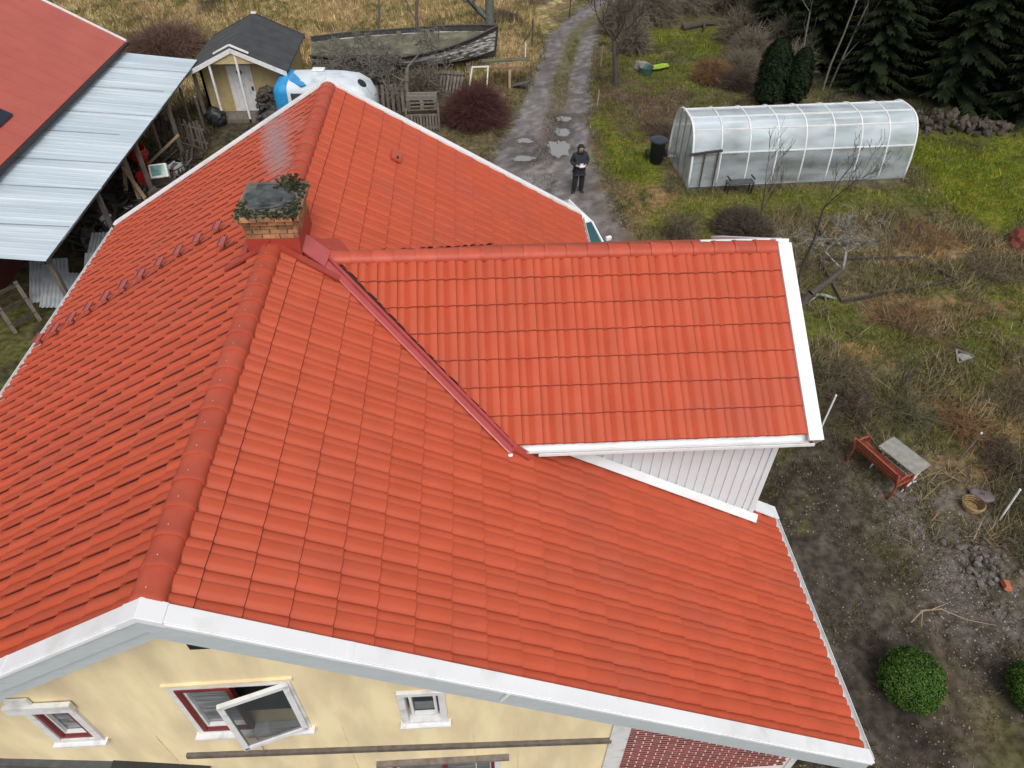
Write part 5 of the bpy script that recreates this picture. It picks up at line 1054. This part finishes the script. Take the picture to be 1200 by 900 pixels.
def shrub(name, label, loc, rad, h, n, mat, seed, cat='bush', group=None, kids=4, r0=.009, r1=.003, dome=True, irr=True):
    """dome of fine stems rising from the base"""
    g = np.random.default_rng(seed); t = thing(name, label, cat, (loc[0], loc[1], gh_(loc[0], loc[1])-.03), 0, group)
    an = g.uniform(0, 2*math.pi, n); el = np.arccos(g.uniform(.12 if dome else .5, 1, n)); ln = g.uniform(.72, 1.0, n)
    ln = ln*(.45+1.0*fbm(np.cos(an)*1.5+el*1.1+seed, np.sin(an)*1.5+el*.7, .75, seed, 3)) if irr else ln
    tip = np.stack([np.sin(el)*np.cos(an)*rad, np.sin(el)*np.sin(an)*rad, np.cos(el)*h], 1)*ln[:, None]
    base = np.stack([g.normal(0, rad*.16, n), g.normal(0, rad*.16, n), np.zeros(n)], 1)
    mid = base*.45+tip*.55+np.stack([g.normal(0, .05, n), g.normal(0, .05, n), h*.16+g.normal(0, .04, n)], 1)
    P0, P1, A, B = [base, mid], [mid, tip], [np.full(n, r0), np.full(n, r0*.7)], [np.full(n, r0*.7), np.full(n, r1)]
    for k in range(kids):
        f = g.uniform(.1, .9, (n, 1)); s = mid*(1-f)+tip*f; e = s+(tip-mid)*g.uniform(.25, .6, (n, 1))+g.normal(0, .10*rad+.03, (n, 3)); P0.append(s); P1.append(e); A.append(np.full(n, r0*.55)); B.append(np.full(n, r1))
    cat_ = lambda q: np.concatenate(q)
    o = link('stems', seg_mesh('stems', cat_(P0), cat_(P1), cat_(A), cat_(B), mat, 3), t); return t
def leaf_cloud(name, P, N, size, cols, parent, mat=LEAFM, seed=0, aspect=.45):
    """one small quad per point, lying roughly across N"""
    g = np.random.default_rng(seed); k = len(P); a = np.cross(N, g.normal(0, 1, (k, 3))); a /= np.linalg.norm(a, axis=1, keepdims=True)+1e-9; b = np.cross(N, a); b /= np.linalg.norm(b, axis=1, keepdims=True)+1e-9
    s = size*g.uniform(.6, 1.3, (k, 1)); V = np.stack([P-a*s, P-b*s*aspect+N*s*.1, P+a*s, P+b*s*aspect+N*s*.1], 1)
    T = np.arange(k)[:, None]*4+np.arange(4)[None]
    return link(name, np_mesh(name, V.reshape(-1, 3), T, mat, np.repeat(cols, 4, 0)), parent)

REDTW = pmat('red_twigs', (.115, .040, .033), (.07, .028, .024), 6., .8, rnd=.3)
TAN = pmat('tan_stalks', (.26, .14, .065), (.18, .10, .05), 6., .9, rnd=.5)
BRN = pmat('brown_twigs', (.17, .13, .085), (.10, .075, .05), 6., .9, rnd=.5)
GRB = pmat('grey_brown_twigs', (.22, .185, .13), (.13, .11, .08), 6., .9, rnd=.5)
DKR = pmat('dark_red_litter', (.11, .078, .055), (.065, .048, .035), 6., .9, rnd=.5)
OLV = pmat('olive_stalks', (.15, .14, .07), (.09, .085, .045), 6., .9, rnd=.5)
# clipped box balls
def box_ball(loc, r, label, seed):
    g = np.random.default_rng(seed); t = thing('box_ball', label, 'shrub', (loc[0], loc[1], gh_(*loc)), 0, 'clipped box balls')
    n = 16000; d = g.normal(0, 1, (n, 3)); d /= np.linalg.norm(d, axis=1, keepdims=True); lump = fbm(d[:, 0]*3+5+d[:, 2]*2, d[:, 1]*3+9, .7, seed); rr_ = r*(.78+.34*lump)*(1-.16*g.random(n)**2.2)
    P = d*rr_[:, None]; P[:, 2] = P[:, 2]*.92+r*.80; k = P[:, 2] > .03; P = P[k]; d = d[k]
    c = np.array([.055, .115, .018])*g.uniform(.55, 1.5, (len(P), 1)); lt = g.random(len(P)) < .12; c[lt] *= np.array([1.7, 1.5, 1.3])
    leaf_cloud('leaves', P, d+g.normal(0, .55, d.shape), .021, c, t, seed=seed)
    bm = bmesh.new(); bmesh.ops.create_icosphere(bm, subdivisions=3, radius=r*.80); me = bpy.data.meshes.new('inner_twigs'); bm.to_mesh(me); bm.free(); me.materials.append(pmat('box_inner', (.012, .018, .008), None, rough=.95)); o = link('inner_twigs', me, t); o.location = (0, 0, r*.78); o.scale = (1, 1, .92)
    MB().tube([(0, 0, -.05), (0, 0, r*.6)], .05, 6).build('trunk', BARK, t)
box_ball((10.36, .66), .565, 'clipped round box bush on the soil beside the house', 3)
box_ball((12.55, .40), .50, 'clipped round box bush cut by the right picture edge', 4)
# columnar thujas
def thuja(loc, r, h, label, seed):
    g = np.random.default_rng(seed); t = thing('thuja', label, 'tree', (loc[0], loc[1], gh_(*loc)), 0, 'dark thujas behind the greenhouse'); n = 9000
    z = g.uniform(0, 1, n); pr = r*np.minimum(1, (z+.08)*4)*np.sqrt(np.clip(1-np.maximum(0, z-.45)**2/.32, .02, 1)); an = g.uniform(0, 2*math.pi, n); lump = .62+.7*fbm(np.cos(an)*2+z*3, np.sin(an)*2+z*6, .5, seed); k = pr*lump*np.sqrt(g.uniform(.55, 1, n))
    P = np.stack([k*np.cos(an), k*np.sin(an), z*h+.05], 1); N = np.stack([np.cos(an), np.sin(an), g.normal(.1, .4, n)], 1); c = np.array([.010, .020, .006])*g.uniform(.35, 1.7, (n, 1))
    leaf_cloud('foliage', P, N, .075, c, t, seed=seed, aspect=.4); MB().tube([(0, 0, -.05), (0, 0, h*.8)], [.08, .02], 6).build('trunk', BARK, t)
thuja((16.15, 26.5), .72, 2.75, 'dark columnar thuja behind the greenhouse, the larger of the pair', 5); thuja((17.45, 26.8), .58, 2.3, 'dark columnar thuja behind the greenhouse, the smaller of the pair', 6)
# spruces
def spruce_meshes(h, r, seed):
    g = np.random.default_rng(seed); VV, CC = [], []; lev = int(h*2.9)
    for li in range(lev):
        z = h*(.04+.95*li/lev); R_ = r*(1-.93*(z/h))**.85; nb = int(9+5*(1-z/h)); a0 = g.uniform(0, 6.28)
        for bi in range(nb):
            an = a0+2*math.pi*bi/nb+g.normal(0, .12); L = R_*g.uniform(.72, 1.12); dr = np.array([math.cos(an), math.sin(an)]); sd_ = np.array([-dr[1], dr[0]]); ns = max(6, int(L*13)); br = g.uniform(.7, 1.35)
            for s in range(ns):
                f = (s+.5)/ns; px = dr*L*f; pz = z-.30*L*f+.16*L*f*f*f; wd = (.09+.28*L*.42*(1-f)**.7*min(1, f*5))
                for sg in (-1, 1):
                    tip = px+dr*.16*L*(.5+.5*g.random())+sd_*sg*wd*g.uniform(.7, 1.2); tz = pz-.10*g.random()-.05
                    w_ = .028+.014*L*.5; q = dr*w_
                    VV.append([(px[0], px[1], pz), (tip[0]-q[0], tip[1]-q[1], tz+.02), (tip[0]+q[0]*.8, tip[1]+q[1]*.8, tz-.03), (px[0]+dr[0]*w_*2, px[1]+dr[1]*w_*2, pz-.03)])
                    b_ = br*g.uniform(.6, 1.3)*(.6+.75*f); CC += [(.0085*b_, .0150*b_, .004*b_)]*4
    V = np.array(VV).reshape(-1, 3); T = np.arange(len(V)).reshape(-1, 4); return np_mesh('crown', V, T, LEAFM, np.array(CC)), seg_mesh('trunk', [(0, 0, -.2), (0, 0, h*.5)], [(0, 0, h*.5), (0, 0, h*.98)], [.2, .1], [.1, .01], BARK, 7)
SPR = [spruce_meshes(10.5, 2.5, 1), spruce_meshes(12.5, 2.9, 2), spruce_meshes(8.5, 2.2, 3)]
sp = [(21.8, 28.6, 0), (25.2, 27.4, 1), (28.8, 26.8, 0), (32.4, 25.8, 1), (20.4, 31.6, 2), (23.4, 31.0, 1), (27.0, 30.4, 1), (31, 29.6, 0), (35, 28, 1), (19.6, 35.0, 2), (22.6, 35.2, 1), (26.5, 34.4, 0), (30.5, 34, 1), (35, 32.5, 1), (21.8, 39.5, 1), (26, 39.5, 1), (31, 38.5, 0), (36.5, 37, 1), (24, 43.5, 1), (30, 43.5, 1), (27.2, 24.9, 2), (30.6, 23.6, 2)]
front_l = {0: 'dark spruce nearest the far end of the greenhouse', 1: 'tall dark spruce rising right behind the stone wall', 2: 'dark spruce with light green lower boughs above the stone wall', 20: 'low dark spruce at the right end of the stone wall', 4: 'smaller spruce behind the pale birch stems', 3: 'dark spruce at the right picture edge by the lawn', 21: 'low spruce overhanging the lawn at the right picture edge'}
for i, (x, y, k) in enumerate(sp):
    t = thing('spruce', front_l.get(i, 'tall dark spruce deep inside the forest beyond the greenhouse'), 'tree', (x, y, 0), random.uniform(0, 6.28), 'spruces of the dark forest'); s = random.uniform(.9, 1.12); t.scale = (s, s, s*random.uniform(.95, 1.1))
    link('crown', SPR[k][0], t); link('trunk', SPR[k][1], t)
# young birches in front of the forest
for i, (x, y, L, lab) in enumerate(((18.2, 28.2, 3.4, 'slim pale birch stem left of the forest, leftmost'), (19.3, 28.0, 3.8, 'slim pale birch stem leaning before the dark spruces'), (19.9, 28.6, 3.6, 'slim pale birch stem closest to the forest edge'))):
    bare_tree('birch_sapling', lab, (x, y), (.10*(i-.5), -.02, 1), L, .05, 3, 40+i, BARKG, group='young birches', spread=.45, up_=.5, wob=.05, kids=(3, 5), shrink=.5)
# bare trees
bare_tree('bare_tree', 'bare dark tree with forking crown right of the driveway', (9.84, 29.2), (.02, 0, 1), 2.0, .17, 5, 12, BARK, spread=.52, up_=.55, kids=(3, 4), wob=.10, shrink=.74, min_r=.007)
bare_tree('bare_tree', 'thick grey-green trunk standing behind the boat bow', (4.05, 34.0), (-.01, 0, 1), 4.5, .27, 4, 21, BARKB, spread=.5, up_=.3, kids=(3, 4), wob=.03, shrink=.6)
bare_tree('bare_tree', 'slim bare tree behind the middle of the boat', (.2, 34.6), (0, 0, 1), 4.0, .10, 4, 23, BARKG, spread=.5, up_=.2, wob=.06, shrink=.6)
bare_tree('bare_tree', 'thin bare tree in the dry field behind the boat stern', (-1.6, 34.9), (.02, 0, 1), 3.6, .06, 4, 24, BARKG, spread=.5, up_=.2, wob=.06, shrink=.6)
bare_tree('bare_tree', 'sprawling dead grey tree between caravan and pallets', (.15, 27.0), (-.12, .05, 1), 1.7, .15, 5, 31, BARKG, spread=.74, up_=.04, kids=(3, 4), wob=.20, shrink=.80, min_r=.012)
bare_tree('bare_tree', 'tangled grey branches spreading over the boat stern', (-1.6, 28.6), (.1, .1, 1), 1.5, .11, 5, 33, BARKG, spread=.72, up_=.03, kids=(3, 5), wob=.22, shrink=.80, min_r=.012)
shrub('brush_heap', 'heap of dead grey brushwood below the boat hull', (.9, 29.3), 1.7, .9, 420, GRB, 34, cat='brushwood', kids=4, r0=.016, r1=.008)
shrub('brush_heap', 'heap of dead dark brushwood behind the caravan', (-2.2, 29.4), 1.6, .9, 380, BRN, 35, cat='brushwood', kids=4, r0=.016, r1=.008)
bare_tree('apple_tree', 'leaning apple tree with pale lichen-covered branches beside the dormer', (12.43, 11.86), (.22, .2, 1), 1.75, .125, 5, 56, BARKL, tmat=BARK, spread=.72, up_=.10, kids=(3, 4), wob=.20, shrink=.66, min_r=.006)
bare_tree('sapling', 'thin upright sapling before the middle of the greenhouse', (12.75, 16.6), (0, .05, 1), 1.5, .025, 3, 61, BARK, spread=.4, up_=.6, wob=.06, kids=(4, 5))
bare_tree('sapling', 'tall forked dark stem rising behind the apple tree', (12.75, 12.9), (-.08, .02, 1), 2.9, .045, 4, 62, BARK, spread=.45, up_=.5, wob=.10, kids=(3, 4), shrink=.5)
bare_tree('sapling', 'small bare sapling in the scrub right of the dormer verge', (13.75, 8.1), (.02, .1, 1), .9, .03, 4, 63, BARK, spread=.55, up_=.4, wob=.12, kids=(3, 4), shrink=.6)
shrub('red_bush', 'dense dome-shaped dark red bush at the driveway edge', (3.2, 25.35), 1.45, 1.65, 1500, REDTW, 71, kids=5, r0=.011, r1=.005, irr=False)
shrub('tan_bush', 'rust-tan dead fern clump left of the thujas', (14.4, 29.6), .95, .95, 900, TAN, 72, kids=4, r0=.012, r1=.006)
shrub('brown_bush', 'greyish brown bush between tan clump and thujas', (15.9, 30.0), 1.3, 1.2, 800, GRB, 73, kids=5, r0=.012, r1=.005)
shrub('dark_bush', 'dark bush under the tan clump beside the thujas', (15.4, 28.8), .9, .7, 600, DKR, 74, kids=5)
shrub('rose_bush', 'twiggy brown shrub just behind the dormer ridge', (9.75, 15.7), .85, 1.15, 170, BRN, 75, kids=5)
shrub('compost_bush', 'low dark red-brown bramble heap behind the dormer ridge end', (12.0, 16.1), 1.15, .62, 900, DKR, 76, kids=5, r0=.012, r1=.006)
shrub('field_bush', 'reddish brown bush in the dry field behind the barn', (-12.4, 34.2), 2.2, 1.3, 1100, pmat('rust_twigs', (.17, .10, .07), (.11, .065, .05), 6., .9, rnd=.3), 77, kids=4, r0=.014, r1=.007)
thick = [(11.2, 36.8, 1.6, 2.4), (13.2, 38.6, 1.9, 2.8), (15.4, 40.4, 2.0, 2.6), (18.4, 40.8, 2.0, 2.4), (20.5, 41.8, 2.0, 2.8), (11.4, 33.8, 1.1, 1.6), (17.6, 35.6, 1.3, 1.4), (17.2, 32.2, 1.4, 1.5), (18.6, 30.2, 1.2, 1.5), (19.0, 33.6, 1.3, 1.9)]
tl = ['grey thicket bush at the driveway bend', 'tall grey bush behind the fallen log, left end', 'tall grey bush behind the fallen log, middle', 'tall grey bush behind the fallen log, right end', 'grey bush touching the dark forest at the top', 'small grey bush behind the bare tree trunk', 'low grey bush right of the fallen log', 'pale grey bramble above the thujas', 'grey bramble at the foot of the birches', 'grey bush left of the smaller spruce']
for i, (x, y, r_, h_) in enumerate(thick): shrub('thicket', tl[i], (x, y), r_, h_, 420, GRB, 90+i, group='grey thickets at the far edge', kids=5, r0=.014, r1=.007)
scr = [(12.6, 8.6, .9, .55, BRN, 'brown scrub clump beside the dormer verge'), (13.6, 7.3, .9, .6, OLV, 'olive scrub clump behind the slab table'), (14.8, 6.7, .8, .5, TAN, 'tan dead clump behind the grey stake'), (15.2, 5.6, .9, .6, DKR, 'dark scrub clump right of the grey stake'), (14.9, 4.3, .8, .65, OLV, 'dark olive scrub right of the white-tipped stake'), (14.3, 3.2, .7, .5, OLV, 'olive weeds above the orange brick'), (12.3, 7.6, .8, .5, DKR, 'dark scrub right of the dormer corner'), (16.8, 7.6, .9, .6, BRN, 'brown scrub at the right picture edge'), (19.0, 13.4, .9, .45, BRN, 'brown clump below the rusty mound'), (17.9, 15.4, 1.0, .4, TAN, 'tan clump left of the rusty mound'), (15.4, 10.9, 1.3, .35, TAN, 'tan clump in front of the timber-edged bed'), (10.9, 23.9, .9, .35, DKR, 'dark litter mound left of the greenhouse'), (11.9, 8.9, .8, .5, OLV, 'olive scrub close to the verge board')]
for i, (x, y, r_, h_, mt, lab) in enumerate(scr): shrub('scrub', lab, (x, y), r_*1.15, h_*.9, 130, mt, 120+i, group='scrub clumps in the garden', kids=4, r0=.008, r1=.004)

# ------------------------------------------------------------------ grass, leaf litter and pebbles
def inside_built(x, y):
    h = (x > -4.8) & (x < 7.6) & (y > -.9) & (y < 10.8); g_ = (x > 10.8) & (x < 19.4) & (y > 19.0+(x-10.8)*.045) & (y < 21.9+(x-10.8)*.045); b_ = (x < -10.9) & (y < 27); s_ = (x > -8.2) & (x < -4.8) & (y > 25.9) & (y < 30.2)
    return h | g_ | b_ | s_
def blades(name, n, xr, yr, keep, hgt, wid, colf, seed, label, lean=.6):
    g = np.random.default_rng(seed); x = g.uniform(*xr, n); y = g.uniform(*yr, n); k = keep(x, y, g) & ~inside_built(x, y) & ~(drive_mask(x, y) & (np.abs(drive_t(x, y)-.52) > .13)); x, y = x[k], y[k]; m_ = len(x)
    z = gheight(x, y); h = hgt(x, y, g, m_); an = g.uniform(0, 6.283, m_); la = g.uniform(0, 6.283, m_); ll = h*np.abs(g.normal(0, lean, m_)); w_ = wid*g.uniform(.6, 1.4, m_)
    V = np.zeros((m_, 3, 3)); V[:, 0] = np.stack([x-np.cos(an)*w_, y-np.sin(an)*w_, z-.01], 1); V[:, 1] = np.stack([x+np.cos(an)*w_, y+np.sin(an)*w_, z-.01], 1); V[:, 2] = np.stack([x+np.cos(la)*ll, y+np.sin(la)*ll, z+h], 1)
    c = np.repeat(colf(x, y, g), 3, 0)
    o = link(name, np_mesh(name, V.reshape(-1, 3), np.arange(m_*3).reshape(-1, 3), GRASSM, c)); tag(o, label, 'grass', kind='stuff')
def gc(mul, var=.35):
    def f(x, y, g): return gcolor(x, y)*np.array(mul)*(1+g.normal(0, var, (len(x), 1))).clip(.35, 2.0)
    return f
notsoil = lambda x, y: ~((x < 12.2+(fbm(x, y, 1.2, 7)-.5)*3) & (x > 7) & (y < 8.5))
blades('field_grass', 150000, (-32, 7), (21, 46), lambda x, y, g: (y > 29.5) | (x < -7.6), lambda x, y, g, m_: g.uniform(.10, .34, m_)*(.5+fbm(x, y, 1.5, 61)), .017, gc((1.12, 1.08, 1.0)), 1, 'tall dry straw-coloured grass of the field')
blades('garden_grass', 230000, (8, 24), (6, 36), lambda x, y, g: notsoil(x, y) & (fbm(x, y, .8, 62) > .36+.1*g.random(len(x))), lambda x, y, g, m_: g.uniform(.04, .20, m_)*(.35+1.2*fbm(x, y, 1.1, 63)**1.5), .013, gc((1.6, 1.62, 1.4)), 2, 'uneven green and brown garden grass')
blades('dead_grass', 60000, (11.5, 21), (3.5, 17.5), lambda x, y, g: notsoil(x, y) & (fbm(x, y, .9, 162) > .50+.10*g.random(len(x))), lambda x, y, g, m_: g.uniform(.10, .38, m_), .011, lambda x, y, g: np.array([[.30, .225, .125], [.19, .145, .085], [.36, .29, .18], [.15, .14, .06]])[g.integers(0, 4, len(x))]*g.uniform(.6, 1.25, (len(x), 1)), 13, 'tangled tan dead grass in the right-hand garden', 1.1)
blades('lawn_grass', 80000, (19, 36), (9, 26), lambda x, y, g: g.random(len(x)) < .9, lambda x, y, g, m_: g.uniform(.03, .09, m_), .014, gc((1.15, 1.25, 1.1), .25), 3, 'short mossy lawn beside the greenhouse', .8)
blades('path_weeds', 60000, (8.0, 17), (-3, 9), lambda x, y, g: fbm(x, y, 1.0, 64) > .54+.12*g.random(len(x)), lambda x, y, g, m_: g.uniform(.02, .12, m_), .010, lambda x, y, g: np.where(g.random((len(x), 1)) < .55, np.array([[.095, .095, .03]]), np.array([[.15, .11, .065]]))*g.uniform(.6, 1.4, (len(x), 1)), 4, 'sparse weeds on the soil path')
blades('yard_grass', 60000, (-10, 9.5), (16, 31), lambda x, y, g: fbm(x, y, .9, 65) > .42, lambda x, y, g, m_: g.uniform(.03, .16, m_), .013, gc((1.1, 1.1, 1.0)), 5, 'patchy yard grass around the boat and shed')
blades('driveway_moss', 12000, (4, 14), (25, 44), lambda x, y, g: drive_mask(x, y) & (np.abs(drive_t(x, y)-.52) < .13), lambda x, y, g, m_: g.uniform(.02, .08, m_), .012, gc((1.2, 1.15, 1.0)), 6, 'mossy strip between the wheel tracks')
g = np.random.default_rng(77); n = 26000; x = np.concatenate([g.uniform(8, 16, n//2), g.normal(10.6, 1.8, n//4), g.uniform(9, 22, n//4)]); y = np.concatenate([g.uniform(-2.5, 9, n//2), g.normal(27, 3.5, n//4), g.uniform(8, 30, n//4)]); k = ~inside_built(x, y) & (fbm(x, y, .7, 66) > .42); x, y = x[k], y[k]; z = gheight(x, y)+.012
N = g.normal(0, .45, (len(x), 3)); N[:, 2] = 1; cs = np.array([[.16, .10, .055], [.10, .06, .04], [.20, .14, .09], [.07, .05, .04], [.24, .20, .16]])[g.integers(0, 5, len(x))]*g.uniform(.6, 1.3, (len(x), 1))
o = leaf_cloud('leaf_litter', np.stack([x, y, z], 1), N, .024, cs, None, seed=7, aspect=.55); tag(o, 'fallen brown leaves scattered over soil and grass', 'leaves', kind='stuff')
n = 11000; x = np.concatenate([g.normal(12.9, .8, n//4), g.normal(12.5, .7, n//4), g.uniform(3, 10, n-2*(n//4))]); y = np.concatenate([g.normal(4.2, .9, n//4), g.normal(2.2, .8, n//4), g.uniform(15, 40, n-2*(n//4))]); k = ~inside_built(x, y) & ((x > 8.6) & (y < 12) | drive_mask(x, y)); x, y = x[k], y[k]; z = gheight(x, y); m_ = len(x); r_ = .006+.020*g.random(m_)**2.5
O = np.array([[1, 0, 0], [0, 1, 0], [-1, 0, 0], [0, -1, 0], [0, 0, .8]]); V = np.stack([x, y, z], 1)[:, None]+O[None]*r_[:, None, None]*g.uniform(.7, 1.3, (m_, 5, 1)); T = np.array([[0, 1, 4], [1, 2, 4], [2, 3, 4], [3, 0, 4]]); T = (np.arange(m_)[:, None, None]*5+T[None]).reshape(-1, 3); cl = (.07+.28*g.random((m_, 1))**2.2)*np.array([[1.02, .95, .92]])
o = link('gravel', np_mesh('gravel', V.reshape(-1, 3), T, LEAFM, np.repeat(cl, 5, 0))); tag(o, 'loose pale gravel on path and driveway', 'gravel', kind='stuff')

# ------------------------------------------------------------------ chimney smoke
SM = bpy.data.materials.new('smoke'); SM.use_nodes = True; n_ = SM.node_tree.nodes; n_.remove(n_['Principled BSDF']); pv = n_.new('ShaderNodeVolumePrincipled'); pv.inputs['Color'].default_value = (.86, .88, .95, 1)
no = n_.new('ShaderNodeTexNoise'); no.inputs['Scale'].default_value = 2.0; no.inputs['Detail'].default_value = 4; tc_ = n_.new('ShaderNodeTexCoord'); gr = n_.new('ShaderNodeTexGradient'); gr.gradient_type = 'SPHERICAL'
mrs = n_.new('ShaderNodeMapRange'); mrs.inputs['From Min'].default_value = .40; mrs.inputs['From Max'].default_value = .70; mu = n_.new('ShaderNodeMath'); mu.operation = 'MULTIPLY'; mu2 = n_.new('ShaderNodeMath'); mu2.operation = 'MULTIPLY'; mu2.inputs[1].default_value = 4.0
Lk = SM.node_tree.links; Lk.new(tc_.outputs['Object'], gr.inputs[0]); ge_ = n_.new('ShaderNodeNewGeometry'); Lk.new(ge_.outputs['Position'], no.inputs['Vector']); Lk.new(no.outputs['Fac'], mrs.inputs['Value']); Lk.new(mrs.outputs[0], mu.inputs[0]); Lk.new(gr.outputs['Fac'], mu.inputs[1]); Lk.new(mu.outputs[0], mu2.inputs[0]); Lk.new(mu2.outputs[0], pv.inputs['Density']); Lk.new(pv.outputs[0], n_['Material Output'].inputs['Volume'])
bm = bmesh.new(); bmesh.ops.create_icosphere(bm, subdivisions=3, radius=1); me = bpy.data.meshes.new('smoke'); bm.to_mesh(me); bm.free(); me.materials.append(SM)
for (lc, sc, rt_) in (((.12, 5.75, 8.0), (.28, .30, .66), (-.42, .10, 0)), ((.30, 6.35, 8.25), (.22, .5, .30), (.3, .2, 0))):
    o = link('smoke', me); o.location = lc; o.scale = sc; o.rotation_euler = rt_; o['kind'] = 'stuff'; o['label'] = 'thin pale smoke drifting from the chimney'
